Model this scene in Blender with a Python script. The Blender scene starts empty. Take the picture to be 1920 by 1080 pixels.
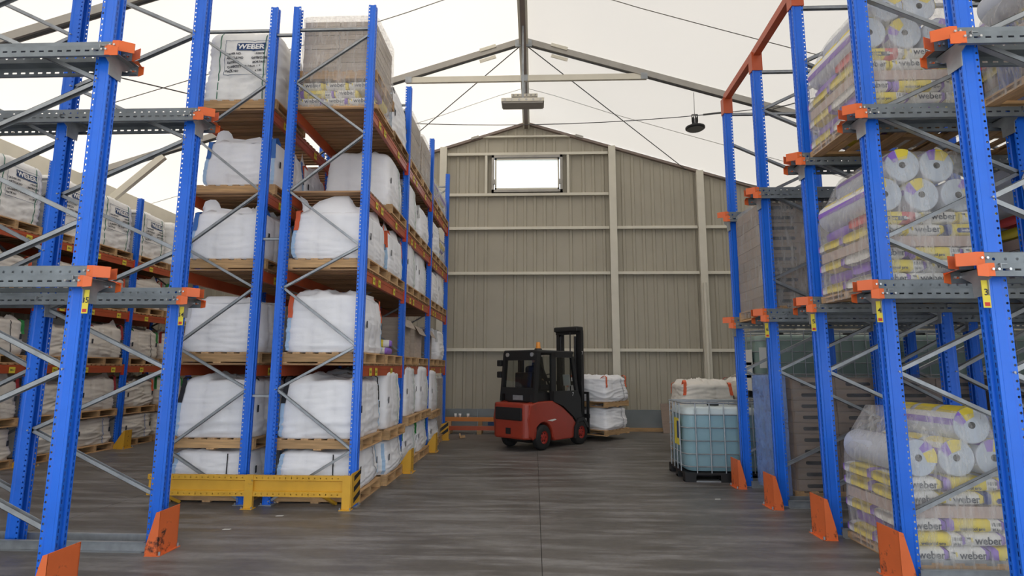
import bpy, math, random
from mathutils import Vector, Matrix, noise
from mathutils.bvhtree import BVHTree
R = math.radians; PI = math.pi
scn = bpy.context.scene
COL = scn.collection

# ---------------------------------------------------------------- camera, sky, exposure
cam_d = bpy.data.cameras.new('camera'); cam = bpy.data.objects.new('camera', cam_d); COL.objects.link(cam)
M = ((0.99921, -0.002298, -0.039692), (0.039612, 0.143357, 0.988878), (0.003418, -0.989668, 0.143334))
mw = Matrix.Identity(4)
for r in range(3):
    mw[r][0] = M[r][0]; mw[r][1] = -M[r][1]; mw[r][2] = -M[r][2]
mw[2][3] = 1.64
cam.matrix_world = mw
cam_d.sensor_width = 36.0; cam_d.lens = 1048.5 / 1920 * 36.0; cam_d.clip_start = 0.05; cam_d.clip_end = 300
scn.camera = cam
vs = scn.view_settings
vs.view_transform = 'Standard'; vs.look = 'None'; vs.gamma = 1.0; vs.exposure = 0.07; vs.use_curve_mapping = False
w = bpy.data.worlds.new('sky'); scn.world = w; w.use_nodes = True
wn = w.node_tree.nodes; wl = w.node_tree.links
bgn = wn['Background']
tc = wn.new('ShaderNodeTexCoord'); sp = wn.new('ShaderNodeSeparateXYZ'); rp = wn.new('ShaderNodeValToRGB')
wl.new(tc.outputs['Generated'], sp.inputs[0]); wl.new(sp.outputs['Z'], rp.inputs[0]); wl.new(rp.outputs[0], bgn.inputs[0])
rp.color_ramp.elements[0].position = 0.0; rp.color_ramp.elements[0].color = (0.80, 0.90, 1.0, 1)
rp.color_ramp.elements[1].position = 0.6; rp.color_ramp.elements[1].color = (0.98, 0.99, 1.0, 1)
bgn.inputs[1].default_value = 2.5
sun_d = bpy.data.lights.new('sun', 'SUN'); sun_d.energy = 8.0; sun_d.angle = R(3); sun_d.color = (1.0, 0.96, 0.90)
sun = bpy.data.objects.new('sun', sun_d); COL.objects.link(sun); sun.rotation_euler = Vector((-0.85, -0.25, 0.44)).to_track_quat('Z', 'Y').to_euler()

# ---------------------------------------------------------------- materials
MATS = {}
def mat(name, col, rough=0.6, metal=0.0, var=0.0, vscale=3.0, bump=0.0, bscale=20.0, stretch=(1, 1, 1), rnd=0.0, trans=0.0,
        dirt=None, dscale=4.0, dlo=0.5, dhi=0.7, spec=0.5):
    if name in MATS: return MATS[name]
    m = bpy.data.materials.new(name); m.use_nodes = True; MATS[name] = m
    n = m.node_tree.nodes; l = m.node_tree.links; b = n['Principled BSDF']
    b.inputs['Base Color'].default_value = (*col, 1); b.inputs['Roughness'].default_value = rough
    b.inputs['Metallic'].default_value = metal; b.inputs['Specular IOR Level'].default_value = spec
    if trans: b.inputs['Transmission Weight'].default_value = trans
    tex = n.new('ShaderNodeTexCoord'); mp = n.new('ShaderNodeMapping'); mp.inputs['Scale'].default_value = stretch
    l.new(tex.outputs['Object'], mp.inputs[0])
    cur = None
    if var or rnd:
        ns = n.new('ShaderNodeTexNoise'); ns.inputs['Scale'].default_value = vscale; ns.inputs['Detail'].default_value = 5
        l.new(mp.outputs[0], ns.inputs[0])
        mr = n.new('ShaderNodeMapRange'); mr.inputs[1].default_value = 0.25; mr.inputs[2].default_value = 0.75
        mr.inputs[3].default_value = 1 - var; mr.inputs[4].default_value = 1 + var
        l.new(ns.outputs[0], mr.inputs[0])
        fac = mr.outputs[0]
        if rnd:
            oi = n.new('ShaderNodeObjectInfo'); m2 = n.new('ShaderNodeMapRange'); m2.inputs[3].default_value = 1 - rnd; m2.inputs[4].default_value = 1 + rnd * 0.6
            l.new(oi.outputs['Random'], m2.inputs[0]); mu = n.new('ShaderNodeMath'); mu.operation = 'MULTIPLY'
            l.new(fac, mu.inputs[0]); l.new(m2.outputs[0], mu.inputs[1]); fac = mu.outputs[0]
        vm = n.new('ShaderNodeVectorMath'); vm.operation = 'SCALE'; vm.inputs[0].default_value = col; l.new(fac, vm.inputs['Scale'])
        cur = vm.outputs[0]
    if dirt:
        nd = n.new('ShaderNodeTexNoise'); nd.inputs['Scale'].default_value = dscale; nd.inputs['Detail'].default_value = 7; nd.inputs['Roughness'].default_value = 0.7
        l.new(mp.outputs[0], nd.inputs[0])
        md = n.new('ShaderNodeMapRange'); md.inputs[1].default_value = dlo; md.inputs[2].default_value = dhi
        l.new(nd.outputs[0], md.inputs[0])
        mx = n.new('ShaderNodeMix'); mx.data_type = 'RGBA'; l.new(md.outputs[0], mx.inputs[0])
        if cur: l.new(cur, mx.inputs[6])
        else: mx.inputs[6].default_value = (*col, 1)
        mx.inputs[7].default_value = (*dirt, 1); cur = mx.outputs[2]
    if cur: l.new(cur, b.inputs['Base Color'])
    if bump:
        nb = n.new('ShaderNodeTexNoise'); nb.inputs['Scale'].default_value = bscale; nb.inputs['Detail'].default_value = 4
        l.new(mp.outputs[0], nb.inputs[0]); bp = n.new('ShaderNodeBump'); bp.inputs['Strength'].default_value = bump; bp.inputs['Distance'].default_value = 0.02
        l.new(nb.outputs[0], bp.inputs['Height']); l.new(bp.outputs[0], b.inputs['Normal'])
    return m
def holed(name, base, pitch, hu, hv, v0=0.0, u0=0.0, rnd=False):
    """copy of a sheet-metal material with real punched holes (alpha) laid out along the strip's own UV in metres"""
    if name in MATS: return MATS[name]
    m = base.copy(); m.name = name; MATS[name] = m
    n = m.node_tree.nodes; l = m.node_tree.links; b = n['Principled BSDF']
    uv = n.new('ShaderNodeUVMap'); uv.uv_map = 'UV'; s = n.new('ShaderNodeSeparateXYZ'); l.new(uv.outputs[0], s.inputs[0])
    def ma(op, a, bb):
        x = n.new('ShaderNodeMath'); x.operation = op
        for i, q in enumerate((a, bb)):
            if q is None: continue
            if isinstance(q, (int, float)): x.inputs[i].default_value = q
            else: l.new(q, x.inputs[i])
        return x.outputs[0]
    u = ma('DIVIDE', ma('ADD', s.outputs[0], u0), pitch); u = ma('ABSOLUTE', ma('MULTIPLY', ma('SUBTRACT', ma('FRACT', u, None), 0.5), pitch), None)
    v = ma('ABSOLUTE', ma('SUBTRACT', s.outputs[1], v0), None)
    if rnd:
        d = ma('SQRT', ma('ADD', ma('MULTIPLY', u, u), ma('MULTIPLY', v, v)), None); out = ma('GREATER_THAN', d, hu)
    else:
        out = ma('SUBTRACT', 1.0, ma('MULTIPLY', ma('LESS_THAN', u, hu), ma('LESS_THAN', v, hv)))
    l.new(out, b.inputs['Alpha'])
    return m

BLUE = mat('blue_painted_steel', (0.011, 0.142, 0.72), 0.36, 0.0, var=0.12, vscale=2.5, bump=0.03)
BLUE_RND = holed('blue_steel_round_holes', BLUE, 0.05, 0.0085, 0.0085, rnd=True)
BLUE_SLOT = holed('blue_steel_slots', BLUE, 0.05, 0.015, 0.0045)
GALV = mat('galvanised_steel', (0.33, 0.35, 0.37), 0.42, 0.5, var=0.22, vscale=9, bump=0.03, bscale=40)
RAIL = mat('dull_zinc_rail', (0.19, 0.215, 0.235), 0.5, 0.35, var=0.25, vscale=6)
RAIL_RND = holed('zinc_rail_round_holes', RAIL, 0.075, 0.010, 0.010, rnd=True)
RAIL_SLOT = holed('zinc_rail_slots', RAIL, 0.075, 0.019, 0.007)
ORANGE = mat('orange_guard_paint', (0.72, 0.15, 0.04), 0.5, var=0.08, vscale=5, dirt=(0.03, 0.02, 0.02), dscale=5, dlo=0.55, dhi=0.63)
TIP = mat('orange_tip_paint', (0.75, 0.14, 0.03), 0.5, var=0.08)
BEAM = mat('rust_orange_beam_paint', (0.46, 0.085, 0.03), 0.4, var=0.15, vscale=3)
OYEL = mat('orange_yellow_beam_paint', (0.62, 0.22, 0.04), 0.5, var=0.1)
RED = mat('red_connector', (0.55, 0.05, 0.02), 0.45)
YEL = mat('yellow_guard_paint', (0.66, 0.36, 0.03), 0.5, var=0.1, vscale=4, dirt=(0.12, 0.09, 0.04), dscale=5, dlo=0.62, dhi=0.74)
YEL_RND = holed('yellow_guard_round_holes', YEL, 0.07, 0.007, 0.007, rnd=True)
BLACKP = mat('black_paint', (0.015, 0.015, 0.016), 0.5)
TAG = mat('yellow_tag', (0.75, 0.62, 0.06), 0.6)
REDP = mat('red_print', (0.55, 0.04, 0.03), 0.6)
WOOD = mat('pallet_wood', (0.50, 0.31, 0.15), 0.75, var=0.3, vscale=3, stretch=(1, 12, 12), rnd=0.25, bump=0.15, bscale=12)
WOODY = mat('pallet_wood_crossgrain', (0.52, 0.32, 0.16), 0.75, var=0.3, vscale=3, stretch=(12, 1, 12), rnd=0.25, bump=0.15, bscale=12)
DECK = mat('deck_board_wood', (0.38, 0.22, 0.11), 0.75, var=0.25, vscale=3, stretch=(1, 12, 12), rnd=0.3, bump=0.1)
BAG = mat('white_woven_polypropylene', (0.84, 0.84, 0.87), 0.58, var=0.04, vscale=4, bump=0.25, bscale=9)
BAGD = mat('greyish_woven_polypropylene', (0.70, 0.66, 0.60), 0.7, var=0.08, vscale=4, bump=0.3, bscale=9)
BALE = mat('bale_cover_fabric', (0.80, 0.80, 0.79), 0.7, var=0.06, vscale=3, bump=0.35, bscale=6)
TAPE = mat('pale_blue_seam_tape', (0.42, 0.60, 0.82), 0.6)
STRAPS = {'blue': mat('blue_webbing', (0.05, 0.17, 0.5), 0.7), 'orange': mat('orange_webbing', (0.72, 0.13, 0.05), 0.7),
          'black': mat('black_webbing', (0.02, 0.02, 0.025), 0.7), 'green': mat('green_webbing', (0.03, 0.25, 0.06), 0.7),
          'red': mat('dark_red_webbing', (0.35, 0.03, 0.03), 0.7), 'white': mat('white_webbing', (0.6, 0.6, 0.6), 0.7)}
GCORD = mat('green_cord', (0.02, 0.16, 0.09), 0.6)
NAVY = mat('navy_print', (0.012, 0.05, 0.16), 0.6)
INK = mat('dark_ink', (0.03, 0.035, 0.05), 0.7)
WHITEP = mat('white_print', (0.8, 0.8, 0.8), 0.6)
CARD = mat('brown_cardboard', (0.26, 0.195, 0.155), 0.8, var=0.12, vscale=3, rnd=0.15, stretch=(1, 1, 6))
CARDL = mat('grey_brown_cardboard', (0.42, 0.35, 0.29), 0.8, var=0.15, vscale=4, rnd=0.2, stretch=(1, 1, 6))
PINKC = mat('pinkish_card', (0.50, 0.38, 0.33), 0.8, var=0.15, vscale=3)
CLAD = mat('beige_cladding', (0.40, 0.365, 0.29), 0.55, var=0.05, vscale=1.5)
CREAM = mat('cream_painted_steel', (0.66, 0.62, 0.52), 0.5, var=0.05)
KICK = mat('grey_metal_kickboard', (0.22, 0.24, 0.25), 0.45, 0.3, var=0.15, vscale=1.5, stretch=(1, 1, 1))
ALU = mat('aluminium_profile', (0.36, 0.34, 0.31), 0.45, 0.4, var=0.1)
BROWNB = mat('brown_grey_ridge_steel', (0.22, 0.17, 0.145), 0.6, var=0.1)
CABLE = mat('steel_cable', (0.10, 0.10, 0.10), 0.5, 0.5)
CONC = mat('yard_concrete', (0.55, 0.54, 0.52), 0.85, var=0.1)
FRED = mat('truck_red_paint', (0.34, 0.04, 0.02), 0.38, var=0.08, vscale=3, dirt=(0.16, 0.05, 0.03), dscale=5, dlo=0.58, dhi=0.8)
FBLK = mat('truck_black_plastic', (0.012, 0.012, 0.013), 0.5)
TYRE = mat('rubber', (0.012, 0.012, 0.012), 0.8, bump=0.1)
RIM = mat('red_wheel_rim', (0.35, 0.03, 0.02), 0.5, var=0.2, vscale=20)
LAMPG = mat('clear_lamp_lens', (0.6, 0.6, 0.6), 0.15, 0.6)
AMBER = mat('amber_beacon', (0.75, 0.28, 0.04), 0.2)
SKIN = mat('skin', (0.45, 0.26, 0.18), 0.6)
HAIR = mat('dark_hair', (0.02, 0.015, 0.012), 0.8)
CLOTH = mat('dark_workwear', (0.02, 0.022, 0.03), 0.9)
SYEL = mat('sack_yellow', (0.78, 0.62, 0.06), 0.5, var=0.06)
SPUR = mat('sack_purple', (0.26, 0.13, 0.55), 0.5)
SWHI = mat('sack_white', (0.76, 0.74, 0.70), 0.55, var=0.05, vscale=5)
SRED = mat('sack_red', (0.60, 0.07, 0.07), 0.5)
SNAV = mat('sack_navy', (0.02, 0.04, 0.22), 0.5)
ROLL = mat('frosted_mesh_roll', (0.55, 0.58, 0.66), 0.45, var=0.1, vscale=8)
ROLLE = mat('frosted_roll_end', (0.50, 0.56, 0.64), 0.4, var=0.12, vscale=9)
BOTU = mat('tank_plastic_above_liquid', (0.56, 0.64, 0.66), 0.35, var=0.04)
BOTL = mat('tank_plastic_with_liquid', (0.27, 0.43, 0.49), 0.3, var=0.06, vscale=2)
BOTG = mat('tank_plastic_greenish', (0.25, 0.34, 0.30), 0.35, var=0.05)
PAPER = mat('paper', (0.7, 0.7, 0.66), 0.7)
GREEN = mat('green_print', (0.03, 0.3, 0.12), 0.6)

def membrane_mat():
    m = bpy.data.materials.new('roof_membrane'); m.use_nodes = True; n = m.node_tree.nodes; l = m.node_tree.links
    for x in list(n): n.remove(x)
    o = n.new('ShaderNodeOutputMaterial'); d = n.new('ShaderNodeBsdfDiffuse'); t = n.new('ShaderNodeBsdfTranslucent'); a = n.new('ShaderNodeAddShader')
    d.inputs[0].default_value = (0.42, 0.40, 0.37, 1); t.inputs[0].default_value = (0.240, 0.226, 0.207, 1)
    tx = n.new('ShaderNodeTexCoord'); ns = n.new('ShaderNodeTexNoise'); ns.inputs['Scale'].default_value = 0.5; ns.inputs['Detail'].default_value = 3
    l.new(tx.outputs['Object'], ns.inputs[0]); bp = n.new('ShaderNodeBump'); bp.inputs['Strength'].default_value = 0.3; bp.inputs['Distance'].default_value = 0.1
    l.new(ns.outputs[0], bp.inputs['Height']); l.new(bp.outputs[0], d.inputs['Normal'])
    l.new(d.outputs[0], a.inputs[0]); l.new(t.outputs[0], a.inputs[1]); l.new(a.outputs[0], o.inputs[0]); return m
MEMB = membrane_mat()
def film_mat(name, col, lo, hi, streak=(6, 6, 1.2)):
    m = bpy.data.materials.new(name); m.use_nodes = True; n = m.node_tree.nodes; l = m.node_tree.links
    for x in list(n): n.remove(x)
    o = n.new('ShaderNodeOutputMaterial'); t = n.new('ShaderNodeBsdfTransparent'); mx = n.new('ShaderNodeMixShader')
    p = n.new('ShaderNodeBsdfPrincipled'); p.inputs['Base Color'].default_value = (*col, 1); p.inputs['Roughness'].default_value = 0.22; p.inputs['Specular IOR Level'].default_value = 0.9
    tx = n.new('ShaderNodeTexCoord'); mp = n.new('ShaderNodeMapping'); mp.inputs['Scale'].default_value = streak; l.new(tx.outputs['Object'], mp.inputs[0])
    ns = n.new('ShaderNodeTexNoise'); ns.inputs['Scale'].default_value = 3.0; ns.inputs['Detail'].default_value = 6; ns.inputs['Roughness'].default_value = 0.65; l.new(mp.outputs[0], ns.inputs[0])
    mr = n.new('ShaderNodeMapRange'); mr.inputs[1].default_value = 0.35; mr.inputs[2].default_value = 0.72; mr.inputs[3].default_value = lo; mr.inputs[4].default_value = hi
    l.new(ns.outputs[0], mr.inputs[0]); l.new(mr.outputs[0], mx.inputs[0])
    bp = n.new('ShaderNodeBump'); bp.inputs['Strength'].default_value = 0.8; bp.inputs['Distance'].default_value = 0.03
    l.new(ns.outputs[0], bp.inputs['Height']); l.new(bp.outputs[0], p.inputs['Normal'])
    l.new(t.outputs[0], mx.inputs[1]); l.new(p.outputs[0], mx.inputs[2]); l.new(mx.outputs[0], o.inputs[0]); return m
FILM = film_mat('clear_stretch_film', (0.78, 0.76, 0.74), 0.14, 0.50)
FILMB = film_mat('blue_tinted_stretch_film', (0.32, 0.48, 0.90), 0.35, 0.6, (2, 2, 2))
FILMD = film_mat('clear_film_over_cartons', (0.62, 0.60, 0.60), 0.03, 0.26, (2, 2, 9))
def glass_mat(name, col, fac):
    m = bpy.data.materials.new(name); m.use_nodes = True; n = m.node_tree.nodes; l = m.node_tree.links
    for x in list(n): n.remove(x)
    o = n.new('ShaderNodeOutputMaterial'); t = n.new('ShaderNodeBsdfTransparent'); g = n.new('ShaderNodeBsdfGlossy'); mx = n.new('ShaderNodeMixShader')
    t.inputs[0].default_value = (*col, 1); g.inputs['Roughness'].default_value = 0.05; mx.inputs[0].default_value = fac
    l.new(t.outputs[0], mx.inputs[1]); l.new(g.outputs[0], mx.inputs[2]); l.new(mx.outputs[0], o.inputs[0]); return m
GLASS = glass_mat('window_glass', (0.95, 0.97, 0.97), 0.06)
CABG = glass_mat('tinted_cab_glass', (0.80, 0.82, 0.82), 0.06)

# ---------------------------------------------------------------- helpers
class MB:
    def __init__(s): s.v = []; s.f = []; s.m = []; s.uv = {}
    def add(s, vs, fs, m=0):
        o = len(s.v); s.v += [tuple(p) for p in vs]
        for f in fs: s.f.append(tuple(i + o for i in f)); s.m.append(m)
    def box(s, x0, x1, y0, y1, z0, z1, m=0, T=None, bot=None):
        vs = [Vector((x, y, z)) for z in (z0, z1) for y in (y0, y1) for x in (x0, x1)]
        if T: vs = [T @ p for p in vs]
        s.add(vs, [(0, 2, 3, 1), (4, 5, 7, 6), (0, 1, 5, 4), (1, 3, 7, 5), (3, 2, 6, 7), (2, 0, 4, 6)], m); return s
    def cbox(s, c, d, m=0, T=None):
        return s.box(c[0]-d[0]/2, c[0]+d[0]/2, c[1]-d[1]/2, c[1]+d[1]/2, c[2]-d[2]/2, c[2]+d[2]/2, m, T)
    def prism(s, poly, fn, a0, a1, m=0):
        n = len(poly); vs = [fn(p[0], p[1], a0) for p in poly] + [fn(p[0], p[1], a1) for p in poly]
        s.add(vs, [tuple(range(n))[::-1], tuple(range(n, 2*n))] + [(i, (i+1) % n, n + (i+1) % n, n+i) for i in range(n)], m); return s
    def tube(s, p0, p1, r, n=8, m=0, r1=None, caps=True):
        p0 = Vector(p0); p1 = Vector(p1); d = (p1-p0).normalized(); a = d.orthogonal().normalized(); b = d.cross(a); r1 = r if r1 is None else r1
        vs = [p0 + (a*math.cos(2*PI*i/n) + b*math.sin(2*PI*i/n))*r for i in range(n)] + [p1 + (a*math.cos(2*PI*i/n) + b*math.sin(2*PI*i/n))*r1 for i in range(n)]
        fs = [(i, (i+1) % n, n+(i+1) % n, n+i) for i in range(n)]
        if caps: fs += [tuple(range(n))[::-1], tuple(range(n, 2*n))]
        s.add(vs, fs, m); return s
    def bar(s, p0, p1, w, h, up=(0, 0, 1), m=0):
        p0 = Vector(p0); p1 = Vector(p1); d = (p1-p0).normalized(); sd = d.cross(Vector(up)).normalized(); u = sd.cross(d)
        vs = [p + sd*(w/2*a) + u*(h/2*b) for p in (p0, p1) for b in (-1, 1) for a in (-1, 1)]
        s.add(vs, [(0, 2, 3, 1), (4, 5, 7, 6), (0, 1, 5, 4), (1, 3, 7, 5), (3, 2, 6, 7), (2, 0, 4, 6)], m); return s
    def cchan(s, p0, p1, w, h, up, t=0.003, m=0):
        """C section open towards +side: web and two lips"""
        p0 = Vector(p0); p1 = Vector(p1); d = (p1-p0).normalized(); sd = d.cross(Vector(up)).normalized(); u = sd.cross(d)
        for (c, hw, hh) in ((-w/2, t, h/2), (0, w/2, None), (0, w/2, None)): pass
        def seg(a0, a1, b0, b1):
            vs = [p + sd*a + u*b for p in (p0, p1) for b in (b0, b1) for a in (a0, a1)]
            s.add(vs, [(0, 2, 3, 1), (4, 5, 7, 6), (0, 1, 5, 4), (1, 3, 7, 5), (3, 2, 6, 7), (2, 0, 4, 6)], m)
        seg(-w/2, w/2, h/2-t, h/2); seg(-w/2, w/2, -h/2, -h/2+t); seg(w/2-t, w/2, -h/2, h/2); return s
    def lathe(s, prof, o=(0, 0, 0), axis='Z', n=20, m=0):
        k = len(prof); vs = []
        for i in range(n):
            c, sn = math.cos(2*PI*i/n), math.sin(2*PI*i/n)
            for r, z in prof:
                p = (r*c, r*sn, z) if axis == 'Z' else (r*c, z, r*sn) if axis == 'Y' else (z, r*c, r*sn)
                vs.append((p[0]+o[0], p[1]+o[1], p[2]+o[2]))
        s.add(vs, [(i*k+j, ((i+1) % n)*k+j, ((i+1) % n)*k+j+1, i*k+j+1) for i in range(n) for j in range(k-1)], m); return s
    def strip(s, a, b, L, m=0, axis='Z', base=(0, 0, 0)):
        """thin sheet strip between section points a, b extruded by L along the axis, UV in metres (u along, v centred)"""
        w = math.dist(a, b)
        def P(q, t):
            p = (q[0], q[1], t) if axis == 'Z' else (t, q[0], q[1])
            return (p[0]+base[0], p[1]+base[1], p[2]+base[2])
        o = len(s.v); s.v += [P(a, 0), P(a, L), P(b, L), P(b, 0)]; s.f.append((o, o+1, o+2, o+3)); s.m.append(m)
        s.uv[len(s.f)-1] = ((0, -w/2), (L, -w/2), (L, w/2), (0, w/2)); return s
    def mesh(s, name, mats, smooth=False):
        me = bpy.data.meshes.new(name); me.from_pydata(s.v, [], s.f)
        for m in (mats if isinstance(mats, (list, tuple)) else [mats]): me.materials.append(m)
        me.polygons.foreach_set('material_index', s.m)
        if smooth: me.polygons.foreach_set('use_smooth', [True]*len(s.f))
        if s.uv:
            lay = me.uv_layers.new(name='UV')
            for fi, q in s.uv.items():
                p = me.polygons[fi]
                for k, li in enumerate(p.loop_indices): lay.data[li].uv = q[k]
        me.update(); return me
def put(name, me, parent=None, loc=(0, 0, 0), rz=0.0, rot=None, label=None, cat=None, group=None, kind=None):
    o = bpy.data.objects.new(name, me); COL.objects.link(o); o.location = loc
    o.rotation_euler = rot if rot else (0, 0, rz)
    if parent: o.parent = parent
    if label: o['label'] = label
    if cat: o['category'] = cat
    if group: o['group'] = group
    if kind: o['kind'] = kind
    return o
def thing(name, label, cat, loc=(0, 0, 0), rz=0.0, group=None):
    return put(name, None, None, loc, rz, None, label, cat, group)
TXT = {}
def text_mesh(s, size, material, bold=0.0, key=None):
    k = (s, round(size, 4), material.name, bold)
    if k in TXT: return TXT[k]
    c = bpy.data.curves.new('t', 'FONT'); c.body = s; c.size = size; c.align_x = 'CENTER'; c.align_y = 'CENTER'; c.offset = bold; c.resolution_u = 2
    o = bpy.data.objects.new('t', c); COL.objects.link(o)
    bpy.context.view_layer.update()
    me = bpy.data.meshes.new_from_object(o.evaluated_get(bpy.context.evaluated_depsgraph_get()))
    bpy.data.objects.remove(o); bpy.data.curves.remove(c)
    for v in me.vertices: v.co = (v.co.x, 0, v.co.y)      # stands up, reads from -Y
    me.materials.clear(); me.materials.append(material); me.name = 'print'
    TXT[k] = me; return me
def nz(x, y, z): return noise.noise(Vector((x, y, z)))

# ---------------------------------------------------------------- setting: floor, walls, roof
XL, XR, YB, YF, RX, RZ, SL = -10.0, 9.7, 15.6, -2.5, -0.22, 8.78, 0.31
def roofz(x): return RZ - SL*abs(x-RX)
def floor_material():
    m = bpy.data.materials.new('worn_concrete_floor'); m.use_nodes = True; n = m.node_tree.nodes; l = m.node_tree.links; b = n['Principled BSDF']
    tx = n.new('ShaderNodeTexCoord')
    def nsn(scale, st, det=6, ro=0.6):
        mp = n.new('ShaderNodeMapping'); mp.inputs['Scale'].default_value = st; l.new(tx.outputs['Object'], mp.inputs[0])
        q = n.new('ShaderNodeTexNoise'); q.inputs['Scale'].default_value = scale; q.inputs['Detail'].default_value = det; q.inputs['Roughness'].default_value = ro
        l.new(mp.outputs[0], q.inputs[0]); return q.outputs[0]
    def rng(src, a, bb, c, d):
        q = n.new('ShaderNodeMapRange'); l.new(src, q.inputs[0]); q.inputs[1].default_value = a; q.inputs[2].default_value = bb; q.inputs[3].default_value = c; q.inputs[4].default_value = d; return q.outputs[0]
    def mix(f, a, bb):
        q = n.new('ShaderNodeMix'); q.data_type = 'RGBA'; l.new(f, q.inputs[0])
        for i, c in ((6, a), (7, bb)):
            if isinstance(c, tuple): q.inputs[i].default_value = (*c, 1)
            else: l.new(c, q.inputs[i])
        return q.outputs[2]
    big = nsn(0.6, (1, 1, 1)); st = nsn(1.6, (0.45, 3.0, 1), 7, 0.7); fine = nsn(9, (0.7, 1.6, 1), 8, 0.75)
    c = mix(rng(big, 0.35, 0.68, 0, 1), (0.085, 0.077, 0.070), (0.165, 0.152, 0.142))
    c = mix(rng(st, 0.46, 0.62, 0, 0.75), c, (0.27, 0.26, 0.255))
    c = mix(rng(fine, 0.35, 0.75, 0, 0.45), c, (0.045, 0.04, 0.038))
    # tyre-polished darker lane up the middle of the aisle
    sp = n.new('ShaderNodeSeparateXYZ'); l.new(tx.outputs['Object'], sp.inputs[0])
    l.new(c, b.inputs['Base Color']); l.new(rng(st, 0.3, 0.7, 0.34, 0.6), b.inputs['Roughness'])
    bp = n.new('ShaderNodeBump'); bp.inputs['Strength'].default_value = 0.12; bp.inputs['Distance'].default_value = 0.01; l.new(fine, bp.inputs['Height']); l.new(bp.outputs[0], b.inputs['Normal'])
    return m
FLOOR = floor_material()
fl = put('floor', MB().box(XL-0.3, XR+0.3, YF, YB+0.3, -0.3, -0.012).mesh('floor', BLACKP), kind='structure')
xs = [XL-0.3, -5.1, 0.06, 5.2, XR+0.3]
for i in range(4):
    put('floor_slab', MB().box(xs[i]+0.003, xs[i+1]-0.003, YF, YB+0.3, -0.05, 0.0).mesh('floor_slab', FLOOR), fl)
put('ground', MB().box(-40, 40, -60, YF, -0.3, -0.01).mesh('ground', CONC), kind='structure')  # unseen yard slab, added to bounce daylight in through the open front

def clad(x0, x1, zb, ztop, fn, hole=None):
    """trapezoidal sheet; fn(u, depth, z) places it"""
    b = MB(); p = 0.28; pts = []; u = x0
    k = 0
    while u < x1 - 1e-6:
        for du, d in ((0, 0), (0.17, 0), (0.195, 0.035), (0.255, 0.035)):
            if u+du < x1: pts.append((u+du, d))
        u += p
    pts.append((x1, 0))
    for (a, da), (c, dc) in zip(pts, pts[1:]):
        b.add([fn(a, da, zb(a)), fn(c, dc, zb(c)), fn(c, dc, ztop(c)), fn(a, da, ztop(a))], [(0, 1, 2, 3)])
    return b
def wallset(wname, u0, u1, fn, top, win=None):
    wl_ = put(wname, None, kind='structure')
    u = u0; n = 0
    while u < u1 - 0.05:
        v = min(u+1.12, u1)
        if win and v > win[0] + 0.02 and u < win[1] - 0.02:
            for (a, bb, zb, zt) in ((u, min(v, win[0]), None, None), (max(u, win[0]), min(v, win[1]), 'split', None), (max(u, win[1]), v, None, None)):
                if bb - a < 0.01: continue
                if zb: 
                    put('cladding_sheet', clad(a, bb, lambda x: 0.5, lambda x: win[2], fn).mesh('cladding_sheet', CLAD), wl_)
                    put('cladding_sheet', clad(a, bb, lambda x: win[3], top, fn).mesh('cladding_sheet', CLAD), wl_)
                else: put('cladding_sheet', clad(a, bb, lambda x: 0.5, top, fn).mesh('cladding_sheet', CLAD), wl_)
        else: put('cladding_sheet', clad(u, v, lambda x: 0.5, top, fn).mesh('cladding_sheet', CLAD), wl_)
        u = v
    return wl_
WX0, WX1, WZ0, WZ1 = -1.22, 0.82, 6.66, 7.76
wb = wallset('wall_back', XL, XR, lambda u, d, z: (u, YB - d, z), lambda x: roofz(x), (WX0, WX1, WZ0, WZ1))
for i in range(7):
    a = XL + (XR-XL)/7*i; c = XL + (XR-XL)/7*(i+1)
    put('kickboard', MB().box(a+0.004, c-0.004, YB-0.07, YB+0.02, 0.09, 0.56).mesh('kickboard', KICK), wb)
    put('sole_timber', MB().box(a+0.004, c-0.004, YB-0.16, YB+0.02, 0, 0.09).mesh('sole_timber', WOOD), wb)
cols = [-7.4, -5.0, -2.62, 2.23, 4.69, 7.2]
for x in cols:
    z1 = roofz(x) - 0.02
    put('column', MB().box(x-0.085, x+0.085, YB-0.2, YB-0.05, 0, z1).box(x-0.10, x+0.10, YB-0.206, YB-0.19, 0, z1).mesh('column', CREAM), wb)
bays = [XL] + cols + [XR]
for a, c in zip(bays, bays[1:]):
    for z in (2.17, 4.31, 5.61, 6.6, 7.82):
        if z > min(roofz(a), roofz(c)) - 0.1 or (z > 6.2 and not (a < 0 < c)): continue
        put('girt', MB().box(a+0.11, c-0.11, YB-0.13, YB-0.04, z-0.035, z+0.035).box(a+0.11, c-0.11, YB-0.15, YB-0.13, z-0.05, z+0.012).mesh('girt', CREAM), wb)
put('girt', MB().box(-1.75, 1.35, YB-0.13, YB-0.05, 8.32, 8.37).mesh('girt', CREAM), wb)
for s in (-1, 1):
    xx = -0.2 + s*1.5
    put('brace_plate', MB().bar((xx-0.1*s, YB-0.15, 8.34), (xx+0.12*s, YB-0.15, 8.27), 0.06, 0.07).mesh('brace_plate', ALU), wb)
for x in (WX0-0.16, WX1+0.16):
    put('window_stud', MB().box(x-0.035, x+0.035, YB-0.14, YB-0.05, 6.62, 7.8).mesh('window_stud', CREAM), wb)
put('rain_pipe', MB().tube((4.67, YB-0.26, 0.6), (4.67, YB-0.26, 4.0), 0.04, 10).mesh('rain_pipe', CREAM), wb)
wd = put('window_1', None, kind='structure')
b = MB()
for (a, c, d, e) in ((WX0, WX1, WZ0, WZ0+0.07), (WX0, WX1, WZ1-0.07, WZ1), (WX0, WX0+0.07, WZ0, WZ1), (WX1-0.07, WX1, WZ0, WZ1)): b.box(a, c, YB-0.16, YB+0.04, d, e)
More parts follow.
